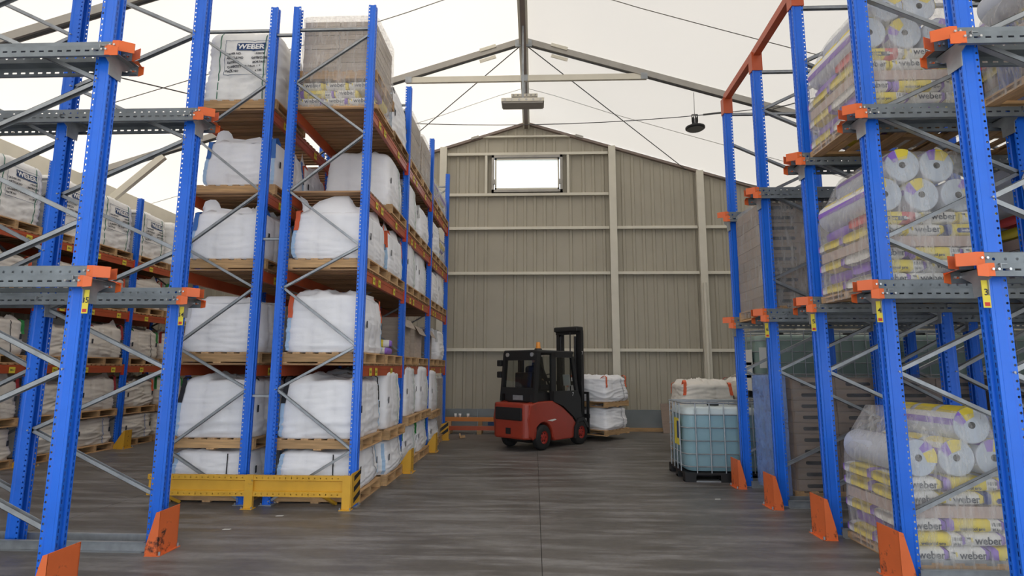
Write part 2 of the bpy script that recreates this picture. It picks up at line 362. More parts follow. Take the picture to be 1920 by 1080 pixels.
put('window_frame', b.mesh('window_frame', ALU), wd)
b = MB()
for (a, c, d, e) in ((WX0+.09, WX1-.09, WZ0+.08, WZ0+0.13), (WX0+.09, WX1-.09, WZ1-0.13, WZ1-.08), (WX0+.09, WX0+0.14, WZ0+.08, WZ1-.08), (WX1-0.14, WX1-.09, WZ0+.08, WZ1-.08)): b.box(a, c, YB-0.12, YB-0.02, d, e)
put('sash', b.mesh('sash', CREAM), wd)
put('pane', MB().box(WX0+.12, WX1-.12, YB-0.06, YB-0.05, WZ0+.11, WZ1-.11).mesh('pane', GLASS), wd)
for x in (WX0+0.08, WX1-0.08): put('window_latch', MB().box(x-0.03, x+0.03, YB-0.21, YB-0.15, WZ0+0.22, WZ0+0.36).mesh('window_latch', ALU), wd)
for nm, X, sg in (('wall_left', XL, 1), ('wall_right', XR, -1)):
    ws = wallset(nm, YF, YB, lambda u, d, z, X=X, sg=sg: (X + sg*d, u, z), lambda y: 5.3)
    put('eave_band', MB().box(X-0.05, X+0.25*sg if sg > 0 else X+0.05, YF, YB, 5.28, 5.78).mesh('eave_band', CREAM) if sg > 0 else MB().box(X-0.25, X+0.05, YF, YB, 5.28, 5.78).mesh('eave_band', CREAM), ws)
    for y in (3.3, 7.3, 11.33): put('column', MB().box(X+0.05 if sg > 0 else X-0.25, X+0.25 if sg > 0 else X-0.05, y-0.08, y+0.08, 0, 5.4).mesh('column', CREAM), ws)
wf = put('wall_front', None, kind='structure')  # unseen front wall, its opening widened to let more daylight in
put('front_panel', MB().box(XL, -8.5, YF-0.05, YF, 0, 5.3).mesh('front_panel', CLAD), wf)
put('front_panel', MB().box(8.5, XR, YF-0.05, YF, 0, 5.3).mesh('front_panel', CLAD), wf)
b = MB(); b.prism([(XL, 5.3), (XR, 5.3), (XR, roofz(XR)), (RX, RZ), (XL, roofz(XL))], lambda a, c, t: (a, t, c), YF-0.05, YF)
put('front_panel', b.mesh('front_panel', MEMB), wf)
# roof membrane, frames, ridge
ce = put('ceiling', None, kind='structure')
FY = [YF, 3.3, 7.3, 11.33, YB+0.02]
for (ya, yb) in zip(FY, FY[1:]):
    for xe in (XL-0.1, XR+0.1):
        b = MB(); NU, NV = 14, 10
        for j in range(NV+1):
            v = j/NV; y = ya + (yb-ya)*v
            for i in range(NU+1):
                u = i/NU; x = RX + (xe-RX)*u
                z = roofz(x) + 0.06 - 0.10*math.sin(PI*v)*min(1, u*5)*(0.5+0.5*math.sin(PI*u)) - 0.02*math.sin(PI*v)
                if u < 0.04: z -= 0.03
                b.v.append((x, y, z))
        for j in range(NV):
            for i in range(NU):
                a = j*(NU+1)+i; b.f.append((a, a+1, a+NU+2, a+NU+1)); b.m.append(0)
        put('membrane_panel', b.mesh('membrane_panel', MEMB, True), ce)
        # welded seam half way
        b = MB(); y = (ya+yb)/2
        if ya > 2:
            for i in range(NU):
                q = []
                for u in (i/NU, (i+1)/NU):
                    x = RX + (xe-RX)*u; z = roofz(x) + 0.06 - 0.10*min(1, u*5)*(0.5+0.5*math.sin(PI*u)) - 0.02 - 0.006 - (0.03 if u < 0.04 else 0)
                    q.append((x, z))
                b.add([(q[0][0], y-.012, q[0][1]), (q[1][0], y-.012, q[1][1]), (q[1][0], y+.012, q[1][1]), (q[0][0], y+.012, q[0][1])], [(0, 1, 2, 3)])
            put('weld_seam', b.mesh('weld_seam', ALU), ce)
b = MB().box(RX-0.05, RX+0.05, YF, YB-0.05, RZ-0.17, RZ+0.0)
put('ridge_beam', b.mesh('ridge_beam', BROWNB), ce)
for s in (-1, 1): put('ridge_flange', MB().box(RX+s*0.075-0.022, RX+s*0.075+0.022, YF, YB-0.05, RZ-0.175, RZ-0.02).mesh('ridge_flange', CREAM), ce)
for y in FY[1:4]:
    for xe in (XL, XR):
        b = MB().bar((RX, y, roofz(RX)-0.05), (xe, y, roofz(xe)-0.05), 0.11, 0.13)
        put('rafter', b.mesh('rafter', ALU), ce)
        put('rafter_rail', MB().bar((RX, y, roofz(RX)-0.125), (xe, y, roofz(xe)-0.125), 0.03, 0.025).mesh('rafter_rail', CABLE), ce)
        sg = 1 if xe > 0 else -1
        kx = xe - sg*1.95
        put('knee_brace', MB().bar((xe-0.15*sg, y, 4.6), (kx, y, roofz(kx)-0.15), 0.09, 0.14).mesh('knee_brace', CREAM), ce)
for y in (11.33,):
    put('collar_tie', MB().box(-2.78, 2.42, y-0.04, y+0.04, 7.80, 7.92).box(-2.78, 2.42, y-0.05, y-0.04, 7.785, 7.81).mesh('collar_tie', CREAM), ce)
    for x in (-2.72, -0.2, 2.36): put('bolt_plate', MB().box(x-0.07, x+0.07, y-0.06, y-0.05, 7.78, 7.92).mesh('bolt_plate', GALV), ce)
    # hanging tie cable between the eaves
    pts = [(x, y-0.1, 6.76 + 0.0115*(x-RX)**2) for x in [-9+18*i/24 for i in range(25)]]
    b = MB()
    for p, q in zip(pts, pts[1:]): b.tube(p, q, 0.009, 5, caps=False)
    put('tie_cable', b.mesh('tie_cable', CABLE), ce)
    put('turnbuckle', MB().tube((3.55, y-0.1, 6.93), (4.15, y-0.1, 6.99), 0.02, 6).mesh('turnbuckle', CABLE), ce)
    for s in (-1, 1):
        put('bracing_cable', MB().tube((RX+s*0.05, y, RZ-0.14), (RX+s*4.55, YB-0.1, roofz(RX+4.55)-0.08), 0.012, 5).mesh('bracing_cable', CABLE), ce)
        put('bracing_cable', MB().tube((RX+s*5.2, y, roofz(RX+5.2)-0.1), (RX+s*7.2, 8.0, roofz(RX+7.2)-0.15), 0.012, 5).mesh('bracing_cable', CABLE), ce)
        put('ridge_bolt_plate', MB().box(RX+s*0.12-0.06, RX+s*0.12+0.06, y-0.09, y-0.06, RZ-0.22, RZ-0.06).mesh('ridge_bolt_plate', GALV), ce)
        for dz in (0.06, -0.2):
            x = RX + s*0.95
            put('splice_plate', MB().bar((x-0.35*s, y-0.07, roofz(x-0.35*s)-0.05+dz), (x+0.0*s, y-0.07, roofz(x)-0.05+dz), 0.02, 0.07).mesh('splice_plate', CREAM), ce)
put('tie_cable', MB().tube((5.0, 15.2, 6.98), (9.0, 15.2, 5.98), 0.010, 5).mesh('tie_cable', CABLE), ce)
for s in (-1, 1): put('gable_rafter', MB().bar((RX, YB-0.09, roofz(RX)-0.03), (RX+s*9.7, YB-0.09, roofz(RX+s*9.7)-0.03), 0.10, 0.07).mesh('gable_rafter', BROWNB), ce)

# ceiling lamps
def ridge_lamp(y, z, wd_, label):
    t = thing('ceiling_floodlight', label, 'lamp', (RX, y, z), 0)
    put('housing', MB().box(-wd_/2, wd_/2, -0.16, 0.16, 0.0, 0.07).mesh('housing', CREAM), t)
    put('lens_grid', MB().box(-wd_/2+.02, wd_/2-.02, -0.14, 0.14, -0.03, 0.0).mesh('lens_grid', ALU), t)
    for i in range(6):
        x = -wd_/2 + wd_*(i+.5)/6
        put('diode_lens', MB().tube((x, -0.165, 0.035), (x, -0.155, 0.035), 0.022, 8).mesh('diode_lens', LAMPG), t)
    put('hanger', MB().box(-0.02, 0.02, -0.02, 0.02, 0.07, RZ-0.17-z).mesh('hanger', GALV), t)
ridge_lamp(10.6, 6.90, 0.85, 'grey floodlight hung lowest under the roof ridge')
ridge_lamp(12.6, 8.02, 0.62, 'smaller grey floodlight hung under the ridge behind the lowest one')
t = thing('high_bay_lamp', 'black round high bay lamp hanging from the roof frame above the right racks', 'lamp', (3.4, 11.33, 6.72))
put('reflector', MB().lathe([(0.0, -0.07), (0.17, -0.07), (0.20, -0.05), (0.20, -0.02), (0.12, 0.02), (0.06, 0.05), (0, 0.06)], n=24).mesh('reflector', FBLK, True), t)
put('diffuser', MB().lathe([(0, -0.078), (0.165, -0.076), (0.17, -0.07)], n=24).mesh('diffuser', mat('unlit_diffuser', (0.12, 0.12, 0.12), 0.4)), t)
b = MB()
for k in range(8):
    a = 2*PI*k/8; b.cbox((0.05*math.cos(a), 0.05*math.sin(a), 0.12), (0.02, 0.02, 0.16))
put('heat_sink', b.mesh('heat_sink', FBLK), t)
put('bracket', MB().bar((-0.06, 0, 0.1), (-0.06, 0, 0.26), 0.012, 0.02, (0, 1, 0)).bar((0.06, 0, 0.1), (0.06, 0, 0.26), 0.012, 0.02, (0, 1, 0)).bar((-0.06, 0, 0.26), (0.06, 0, 0.26), 0.02, 0.012).mesh('bracket', FBLK), t)
put('suspension_wire', MB().tube((0, 0, 0.26), (0, 0, 0.76), 0.006, 5).mesh('suspension_wire', CABLE), t)

# ---------------------------------------------------------------- racking
def upright_mesh(H, wx=0.12, wy=0.10, face=1, hole=True):
    """open omega post of punched sheet: front face towards face*X"""
    b = MB(); a = wx/2; c = wy/2; g = c*0.38
    A = {}
    sec = [((-a, -c*0.75), (-a, -c), 0), ((-a, -c), (a, -c), 1), ((a, -c), (a, -g), 2), ((a, -g), (a-0.016, -g*0.7), 0), ((a-0.016, -g*0.7), (a-0.016, g*0.7), 0),
           ((a-0.016, g*0.7), (a, g), 0), ((a, g), (a, c), 2), ((a, c), (-a, c), 1), ((-a, c), (-a, c*0.75), 0)]
    for p, q, m in sec:
        p = (p[0]*face, p[1]); q = (q[0]*face, q[1])
        if m == 1:   # side web: a plain wide band with a shallow groove and a narrow band that carries the holes
            sg = -1 if p[1] < 0 else 1
            xa, xb = (p[0], q[0])
            xs_ = [(-a)*face, (-a+0.026)*face, (-a+0.034)*face, (a-0.0)*face]
            ys_ = [p[1], p[1], p[1] - sg*0.006, p[1] - sg*0.0]
            ys_ = [p[1], p[1], p[1] - sg*0.007, p[1] - sg*0.007]
            b.strip((xs_[0], ys_[0]), (xs_[1], ys_[1]), H, 1)
            b.strip((xs_[1], ys_[1]), (xs_[2], ys_[2]), H, 0)
            b.strip((xs_[2], ys_[2]), ((a-0.03)*face, ys_[3]), H, 0)
            b.strip(((a-0.03)*face, ys_[3]), ((a-0.022)*face, p[1]), H, 0)
            b.strip(((a-0.022)*face, p[1]), (a*face, p[1]), H, 0)
        else: b.strip(p, q, H, m)
    return b.mesh('upright', [BLUE, BLUE_RND, BLUE_SLOT])
foot_me = MB().box(-0.08, 0.08, -0.075, 0.075, 0, 0.008).tube((0.06, 0.055, 0), (0.06, 0.055, 0.03), 0.009, 6).tube((-0.06, -0.055, 0), (-0.06, -0.055, 0.03), 0.009, 6).mesh('foot_plate', GALV)
def brace(parent, p0, p1, w=0.035, h=0.045):
    put('brace', MB().cchan(p0, p1, w, h, (0, 1, 0)).mesh('brace', GALV), parent)
bolt_me = MB().tube((0, -0.06, 0), (0, 0.06, 0), 0.008, 6).mesh('bolt', GALV)
def guard_mesh(hh, dx, dy, mats, wg=0.17):
    """floor-fixed guard: aisle plate at +X side, two wings widening to the floor"""
    b = MB(); t = 0.006
    b.box(dx-t, dx, -dy, dy, 0, hh)
    b2 = MB(); b4 = MB()
    for s in (-1, 1):
        y0, y1 = (s*dy-t/2, s*dy+t/2)
        (b2 if s < 0 else b4).prism([(dx, 0), (dx, hh), (dx-0.035, hh-0.01), (dx-wg, 0.07), (dx-wg, 0)], lambda a, c, q: (a, q, c), y0, y1)
    return b, (b2, b4)
def place_guard(x, y, side, hh, mats, label, group, big=True):
    dxg = (0.17 if big else 0.24) if side > 0 else 0.20
    hh *= 0.88; y -= 0.09 if big else 0.0
    b, b2 = guard_mesh(hh, dxg, 0.14 if big else 0.10, mats, 0.11 if big else 0.22)
    t = thing('column_guard', label, 'guard', (x, y, 0), 0 if side > 0 else PI, group)
    put('aisle_plate', b.mesh('aisle_plate', mats), t); [put('wing_plate', q.mesh('wing_plate', mats), t) for q in b2]
    put('base_plate', MB().box(dxg-0.11, dxg+0.03, -0.15, 0.15, 0, 0.006).mesh('base_plate', mats), t)
    for sx, sy in ((dxg+0.015, -0.13), (dxg+0.015, 0.13)): put('anchor_bolt', MB().tube((sx, sy, 0.004), (sx, sy, 0.035), 0.01, 6).mesh('anchor_bolt', GALV), t)
    if not big:
        for k in range(4): put('bolt_hole', MB().tube((dxg+0.001, 0, 0.06+0.09*k), (dxg-0.002, 0, 0.06+0.09*k), 0.008, 8).mesh('bolt_hole', BLACKP), t)
    return t

def rail_mesh(L, sgn):
    """drive-in rail along +X: sgn=+1 ledge towards +Y, -1 towards -Y"""
    b = MB(); s = sgn
    b.strip((0, 0.0), (0, 0.085), L, 1, 'X')
    b.strip((0, 0.085), (-0.012*s, 0.092), L, 0, 'X')
    b.strip((0, 0.0), (0.085*s, 0.0), L, 0, 'X')
    b.strip((0.085*s, 0.0), (0.085*s, -0.085), L, 2, 'X')
    b.strip((0.085*s, -0.085), (0.06*s, -0.085), L, 0, 'X')
    return b.mesh('rail', [RAIL, RAIL_RND, RAIL_SLOT])
def rail_tip_meshes(sgn, shelf):
    s = sgn; t = 0.005
    up = MB(); lo = MB()
    # flange tip: flat piece bolted on then bent inwards
    up.prism([(0.0, 0.0), (0.05, 0.0), (0.05, 0.09), (0.0, 0.09)] if not shelf else [(0.0, 0.0), (0.09, 0.0), (0.09, 0.09), (0.0, 0.09)], lambda a, c, q: (a, q, c), 0.003*s, 0.009*s)
    up.add([(0, 0.003*s, 0), (-0.10, -0.045*s, 0.0), (-0.10, -0.045*s, 0.085), (0, 0.003*s, 0.09), (0, 0.009*s, 0), (-0.10, -0.039*s, 0.0), (-0.10, -0.039*s, 0.085), (0, 0.009*s, 0.09)],
           [(0, 1, 2, 3), (7, 6, 5, 4), (0, 4, 5, 1), (1, 5, 6, 2), (2, 6, 7, 3)])
    if shelf: up.add([(0, 0.003*s, 0.0), (0, 0.085*s, 0.002), (-0.05, 0.085*s, -0.03), (-0.08, -0.035*s, -0.02)], [(0, 1, 2, 3)])
    lo.prism([(0.0, 0.0), (0.04, 0.0), (0.04, -0.085), (0.0, -0.085)] if not shelf else [(0.0, 0.0), (0.08, 0.0), (0.08, -0.085), (0.0, -0.085)], lambda a, c, q: (a, q, c), 0.086*s, 0.092*s)
    lo.add([(0, 0.086*s, 0), (-0.055, 0.07*s, -0.012), (-0.055, 0.07*s, -0.08), (0, 0.086*s, -0.088), (0, 0.092*s, 0), (-0.055, 0.076*s, -0.012), (-0.055, 0.076*s, -0.08), (0, 0.092*s, -0.088)],
           [(0, 1, 2, 3), (7, 6, 5, 4), (0, 4, 5, 1), (1, 5, 6, 2), (2, 6, 7, 3)])
    return up.mesh('rail_tip', TIP), lo.mesh('rail_tip', TIP)
TIPS = {(a, c): rail_tip_meshes(a, c) for a in (1, -1) for c in (True, False)}
boltz = MB().tube((0, -0.014, 0), (0, 0.014, 0), 0.009, 6).mesh('bolt', LAMPG)

def drive_in(name, label, side, X0, depths, frames, levels, heights, tags, upr_top_rail=False, guards=True):
    """side=-1: rack to the left of the aisle (runs towards -X), +1: to the right. depths = offsets of the posts from the aisle post"""
    t = thing(name, label, 'rack', (X0, 0, 0))
    fdir = -side     # aisle face direction in X
    L = depths[-1] + 0.35
    for k, y in enumerate(frames):
        H = heights[k]
        for j, d in enumerate(depths):
            f = fdir if j == 0 else -fdir
            ux = side*d
            put('upright', upright_mesh(H, face=f), t, (ux, y, 0))
            put('foot_plate', foot_me, t, (ux, y, 0))
        # zigzag bracing
        for j in range(len(depths)-1):
            if j == 1 and False: continue
            xa, xb = side*(depths[j]+0.035), side*(depths[j+1]-0.035)
            z = 0.47; up = True
            while z + 0.58 < H - 0.05:
                brace(t, (xa if up else xb, y, z), (xb if up else xa, y, z+0.58)); z += 0.58
                put('bolt', bolt_me, t, (xb if up else xa, y, z)); up = not up
            for zz in (H-0.12,): brace(t, (xa, y, zz), (xb, y, zz))
        # floor rails each side of the frame
        for s in (-1, 1):
            b = MB().box(0, L, -0.003, 0.003, 0, 0.085).box(0, L, -0.03 if s < 0 else 0, 0 if s < 0 else 0.03, 0.082, 0.087).box(0, L, -0.05 if s < 0 else 0, 0 if s < 0 else 0.05, 0.0, 0.005)
            o = put('floor_rail', b.mesh('floor_rail', GALV), t, (side*0.02 if side > 0 else -L-0.02, y + s*0.105, 0))
        for lv in levels:
            for s in (-1, 1):
                if k == len(frames)-1 and s > 0 and side > 0: continue
                o = put('rail', rail_mesh(L, s), t, (-0.14 if side > 0 else 0.14, y + s*0.075, lv), rot=(0, 0, 0) if side > 0 else (0, 0, PI))
                if side < 0:   # turned half round, so the ledge sign flips
                    o.data = rail_mesh(L, -s)
                ss = s if side > 0 else -s
                for q, tm in enumerate(TIPS[(ss, s > 0)]): put('rail_tip', tm, o)
                for bx in (0.03, 0.065): put('bolt', boltz, o, (bx, 0.004*ss, 0.05)); 
                for bx in (0.025, 0.06, 0.13): put('bolt', boltz, o, (bx, 0.088*ss, -0.04))
            # bracket arms at each post
            for d in depths[:3]:
                b = MB()
                b.prism([(-0.18, 0.0), (0.18, 0.0), (0.18, -0.03), (0.07, -0.09), (0.065, -0.19), (-0.065, -0.19), (-0.07, -0.09), (-0.18, -0.03)], lambda a, c, q: (q, a, c), 0.0, 0.006)
                b.box(0.0, 0.05, -0.17, 0.17, -0.006, 0.0)
                put('rail_bracket', b.mesh('rail_bracket', GALV), t, (side*d + fdir*0.066 - (0.006 if fdir < 0 else 0), y, lv-0.004))
        if tags.get(k):
            # number plate stands off the aisle corner of the post and faces the entrance
            px = fdir*0.085
            p = put('number_plate', MB().box(-0.024, 0.024, -0.002, 0.002, -0.09, 0.09).mesh('number_plate', TAG), t, (px, y-0.055, levels[0]-0.185))
            put('number_print', text_mesh(tags[k], 0.06, INK, 0.001), p, (0, -0.004, 0.01))
            put('red_mark', MB().box(-0.016, 0.016, -0.0035, -0.002, -0.08, -0.055).mesh('red_mark', REDP), p)
    return t
LEFT_F = [4.14, 5.30]; RIGHT_F = [3.79, 4.93, 6.07, 7.26, 8.42]
dl = drive_in('drive_in_rack', 'blue drive-in rack with grey rails in the left foreground, plates 34 and 35', -1, -3.49, [0, 1.34, 2.6, 3.9], LEFT_F, [2.32, 4.17], [7.0, 7.0], {0: '35', 1: '34'})
dr = drive_in('drive_in_rack', 'blue drive-in rack with grey rails and orange tips along the right side', 1, 3.03, [0, 1.29, 2.45, 3.75, 5.0], RIGHT_F, [2.32, 3.92], [7.0, 7.0, 5.9, 5.78, 5.72], {0: '3', 1: '4', 2: '5', 3: '6'})
# rust-coloured top tie along the post heads of the right rack
pts = [(0, 8.42, 5.80), (0, 8.42, 5.88), (0, 7.26, 5.92), (0, 6.07, 6.0), (0, 4.93, 7.05)]
for p, q in zip(pts, pts[1:]): put('top_tie_beam', MB().bar(p, q, 0.10, 0.09, (1, 0, 0)).mesh('top_tie_beam', BEAM), dr)
for y, z in ((8.42, 5.72), (7.26, 5.78), (6.07, 5.9)): put('head_cap', MB().box(-0.07, 0.07, -0.06, 0.06, -0.12, 0.14).mesh('head_cap', BEAM), dr, (0, y, z))
place_guard(-3.49, 4.14, 1, 0.43, ORANGE, 'orange column guard cut by the bottom edge, foot of the post with plate 35', 'orange column guards')
place_guard(-3.49, 5.30, 1, 0.43, ORANGE, 'orange column guard with black scuffs at the foot of the left post with plate 34', 'orange column guards')
for i, (y, l) in enumerate(zip(RIGHT_F, ('out of view', 'nearest', 'second', 'third', 'farthest'))):
    if i == 0: continue
    place_guard(3.03, y, -1, 0.45, ORANGE, f'{l} orange column guard along the foot of the right drive-in rack', 'orange column guards')

# ---- beam racks
def rack_row(label, xa, xb, frames, levels, aisle_hi, tagtext, deck=True, H=6.56, spacer=None, z_mid=None, flip=False, deck_bays=None):
    t = thing('pallet_rack', label, 'rack', (0, 0, 0))
    up = {1: upright_mesh(H, 0.10, 0.085, 1), -1: upright_mesh(H, 0.10, 0.085, -1)}
    for k, y in enumerate(frames):
        for x, f in ((xa, -1), (xb, 1)):
            put('upright', up[f], t, (x, y, 0)); put('foot_plate', foot_me, t, (x, y, 0))
        zz = z_mid
        mid, out = (xb-0.03, xa+0.03) if flip else (xa+0.03, xb-0.03)
        for i in range(len(zz)-1):
            a = (mid if i % 2 == 0 else out, y, zz[i]); c = (out if i % 2 == 0 else mid, y, zz[i+1]); brace(t, a, c, 0.03, 0.04)
            put('bolt', bolt_me, t, a)
        brace(t, (xa+0.03, y, H-0.33), (xb-0.03, y, H-0.33), 0.03, 0.04)
        if spacer:
            for z in (1.3, 3.3, H-0.4): brace(t, (spacer[0], y, z), (spacer[1], y, z), 0.03, 0.04)
    for (y0, y1), lvset in zip(zip(frames, frames[1:]), [levels]*9):
        bi = frames.index(y0)
        for li, z in enumerate(lvset):
            for x, sg in ((xa, -1), (xb, 1)):
                b = MB().box(-0.022, 0.022, y0+0.045, y1-0.045, -0.14, 0.0).box(0.022*sg if sg > 0 else -0.027, 0.027 if sg > 0 else -0.022, y0+0.05, y1-0.05, -0.05, -0.01)
                bm = put('beam', b.mesh('beam', BEAM), t, (x, 0, z))
                for yy in (y0+0.05, y1-0.05): put('end_connector', MB().box(-0.03, 0.03, -0.012 if yy > y0+1 else -0.012, 0.012, -0.19, 0.03).mesh('end_connector', RED), bm, (sg*0.012, yy, 0))
                if sg == aisle_hi:
                    for yy in (y0+0.45, y0+0.72, y0+1.55) if H > 6 else (y0+0.5, y0+1.2, y0+1.9):
                        q = put('location_tag', MB().box(-0.001, 0.0015, -0.055, 0.055, -0.05, 0.05).mesh('location_tag', TAG), bm, (0.0285, yy, -0.085))
                        put('tag_print', text_mesh(tagtext[li], 0.045, INK, 0.0015), q, (0.003, 0, 0), rot=(0, 0, PI/2))
            if deck and (deck_bays is None or bi in deck_bays):
                n = int((y1-y0-0.1)/0.125)
                for i in range(n):
                    put('deck_board', DECKM[round(xb-xa, 2)], t, ((xa+xb)/2, y0+0.1+0.125*i+0.03, z))
    return t
DECKM = {}
for wdt in (1.06, 1.04, 1.1):
    DECKM[wdt] = MB().box(-wdt/2-0.03, wdt/2+0.03, -0.042, 0.042, 0.0, 0.022).mesh('deck_board', DECK)
FB = [6.97, 9.20, 11.45, 13.66]
LV = [1.68, 2.90, 3.95, 5.12]
zR = [0.10, 0.68, 1.38, 1.95, 2.66, 3.25, 3.94, 4.72, 5.46, 6.15]
zR = [0.05, 0.65, 1.38, 1.92, 2.66, 3.20, 3.94, 4.72, 5.46, 6.15]
rr = rack_row('right row of the double blue and orange pallet rack beside the aisle', -3.24, -2.20, FB, LV, 1, ['32-1', '32-2', '32-3', '32-4'], z_mid=zR, spacer=(-3.52, -3.28))
rl = rack_row('left row of the double blue and orange pallet rack behind plate 34', -4.60, -3.56, FB, LV, 1, ['31-1', '31-2', '31-3', '31-4'], z_mid=zR, flip=True, deck_bays=(0, 1))
LVA = [1.68, 2.79, 3.90]
ra = rack_row('long blue and orange pallet rack along the far left wall', -9.70, -8.60, [7.05, 9.28, 11.51, 13.74], LVA, 1, ['30-1', '30-2', '30-3'], H=5.3, z_mid=[0.05, 0.65, 1.38, 1.92, 2.66, 3.20, 3.94, 4.72], deck_bays=(0, 1, 2))
for i, y in enumerate((9.20, 11.45)):
    place_guard(-2.20, y, 1, 0.42, YEL, ('yellow column guard beside the aisle, nearer of two on the middle rack', 'yellow column guard beside the aisle, farther of two on the middle rack')[i], 'yellow column guards', False)
for i, y in enumerate((9.28, 11.51, 13.74)):
    place_guard(-8.60, y, 1, 0.42, YEL, (f'{("nearest", "middle", "farthest")[i]} yellow column guard at the foot of the far left rack'), 'yellow column guards', False)

# yellow barrier in front of the double rack
t = thing('floor_barrier', 'yellow steel barrier with striped corner in front of the double pallet rack', 'barrier', (0, 6.76, 0))
for (a, c) in ((-4.62, -3.43), (-3.33, -2.17)):
    b = MB(); L = c-a
    b.strip((0.0, 0.14), (0.0, 0.195), L, 1, 'X'); b.strip((0, 0.195), (0.028, 0.205), L, 0, 'X'); b.strip((0.028, 0.205), (0.028, 0.315), L, 0, 'X'); b.strip((0.028, 0.315), (0, 0.325), L, 0, 'X')
    b.strip((0, 0.325), (0, 0.38), L, 1, 'X'); b.strip((0, 0.38), (0.05, 0.38), L, 0, 'X'); b.strip((0, 0.14), (0.05, 0.14), L, 0, 'X'); b.strip((0.051, 0.14), (0.051, 0.38), L, 0, 'X')
    put('barrier_beam', b.mesh('barrier_beam', [YEL, YEL_RND]), t, (a, 0, 0))
for x in (-3.38, -2.21):
    put('post', MB().box(x-0.05, x+0.05, -0.008, 0.04, 0, 0.385).box(x-0.07, x+0.07, -0.05, 0.06, 0, 0.008).mesh('post', YEL), t)
    for s in (-1, 1): put('anchor_bolt', MB().tube((x+s*0.06, -0.035, 0.0), (x+s*0.06, -0.035, 0.03), 0.009, 6).mesh('anchor_bolt', GALV), t)
put('end_plate', MB().box(-2.155, -2.147, -0.01, 0.32, 0.03, 0.41).mesh('end_plate', YEL), t)
for k in range(3):
    z = 0.06 + 0.125*k
    put('black_stripe', MB().prism([(0.08, z), (0.31, z+0.05), (0.31, min(0.405, z+0.11)), (0.08, z+0.06)], lambda a, c, q: (q, a, c), -2.147, -2.144).mesh('black_stripe', BLACKP), t)
for x in (-2.5, -4.45): put('back_strut', MB().bar((x, 0.05, 0.14), (x+0.08, 0.25, 0.01), 0.05, 0.03).mesh('back_strut', YEL), t)

# ---------------------------------------------------------------- pallets
def pallet_parts(L, W, H):
    """stringers run along X"""
    tb = MB().box(-0.045, 0.045, -W/2, W/2, 0, 0.018).mesh('top_board', WOODY)
    bb = MB().box(-0.05, 0.05, -W/2, W/2, 0, 0.018).mesh('bottom_board', WOODY)
    st = MB().box(-L/2, L/2, -0.035, 0.035, 0, H-0.036).mesh('stringer', WOOD)
    return L, W, H, tb, bb, st
PAL = pallet_parts(1.10, 0.98, 0.14); PALS = pallet_parts(1.14, 0.94, 0.066); PALB = pallet_parts(1.16, 0.96, 0.14)
blk_me = MB().box(-0.05, 0.05, -0.06, 0.06, 0, 0.105).mesh('block', WOOD)
def pallet(P, loc, rz, label, group, n=7):
    L, W, H, tb, bb, st = P
    t = thing('pallet', label, 'pallet', loc, rz, group)
    for i in range(n): put('top_board', tb, t, (-L/2+0.045+(L-0.09)*i/(n-1), 0, H-0.018))
    for i in (-1, 0, 1): put('bottom_board', bb, t, (i*(L/2-0.05), 0, 0))
    for i in (-1, 0, 1): put('stringer', st, t, (0, i*(W/2-0.036), 0.018))
    return t

# ---------------------------------------------------------------- bulk bags
def bag_surface(w_, d, h, seed, bulge=0.05, wr=1.0, sq=9.0):
    def S(t, v):
        """t angle, v 0..1 height"""
        c, s = math.cos(t), math.sin(t); e = 2.0/sq
        x = math.copysign(abs(c)**e, c); y = math.copysign(abs(s)**e, s)
        k = (abs(x)**8 + abs(y)**8)**(-1/8) if sq > 4 else 1
        x *= 1 + (k-1)*0.6; y *= 1 + (k-1)*0.6
        b = 1.0 + bulge*0.7*math.sin(PI*min(1, v*1.15+0.05)) - 0.035*v - 0.03*max(0, 1-v*9)
        if v > 0.90: b -= 0.22*((v-0.90)/0.10)**2.2*0.35
        px, py = x*w_/2*b, y*d/2*b
        along = px if abs(y) > abs(x) else py
        lean = along*0.9*math.sin(seed*2.3) 
        cr = 1 - abs(nz(along*1.6+seed*3, seed*1.7, v*h*13 + lean*2))*2.6
        cr2 = 1 - abs(nz(along*3.1+seed, seed*2.7, v*h*24 - lean*3))*2.6
        q = (max(0, cr)**2*0.019 + max(0, cr2)**2*0.005)*wr*(1.15-0.75*v)
        q += nz(px*1.5+seed, py*1.5, v*2.4+9)*0.030*wr
        a = (x if abs(y) > abs(x) else y)
        for g in (-0.34, 0.34): q -= 0.017*math.exp(-((a-g)/0.022)**2)
        r = math.hypot(px, py) or 1
        return Vector((px + px/r*q, py + py/r*q, h*v*0.97 + nz(px*2.5, py*2.5, seed)*0.03*v))
    return S
def ang(f, sq):
    """angle whose superellipse point lies evenly round the square perimeter"""
    q = int(f*4) % 4; r = f*4 - int(f*4); u = 2*r-1       # one side at a time, from corner to corner
    m = math.copysign(abs(u)**(sq/2), u) if sq else u
    return q*PI/2 + math.atan(m) if abs(u) > 1e-6 else q*PI/2
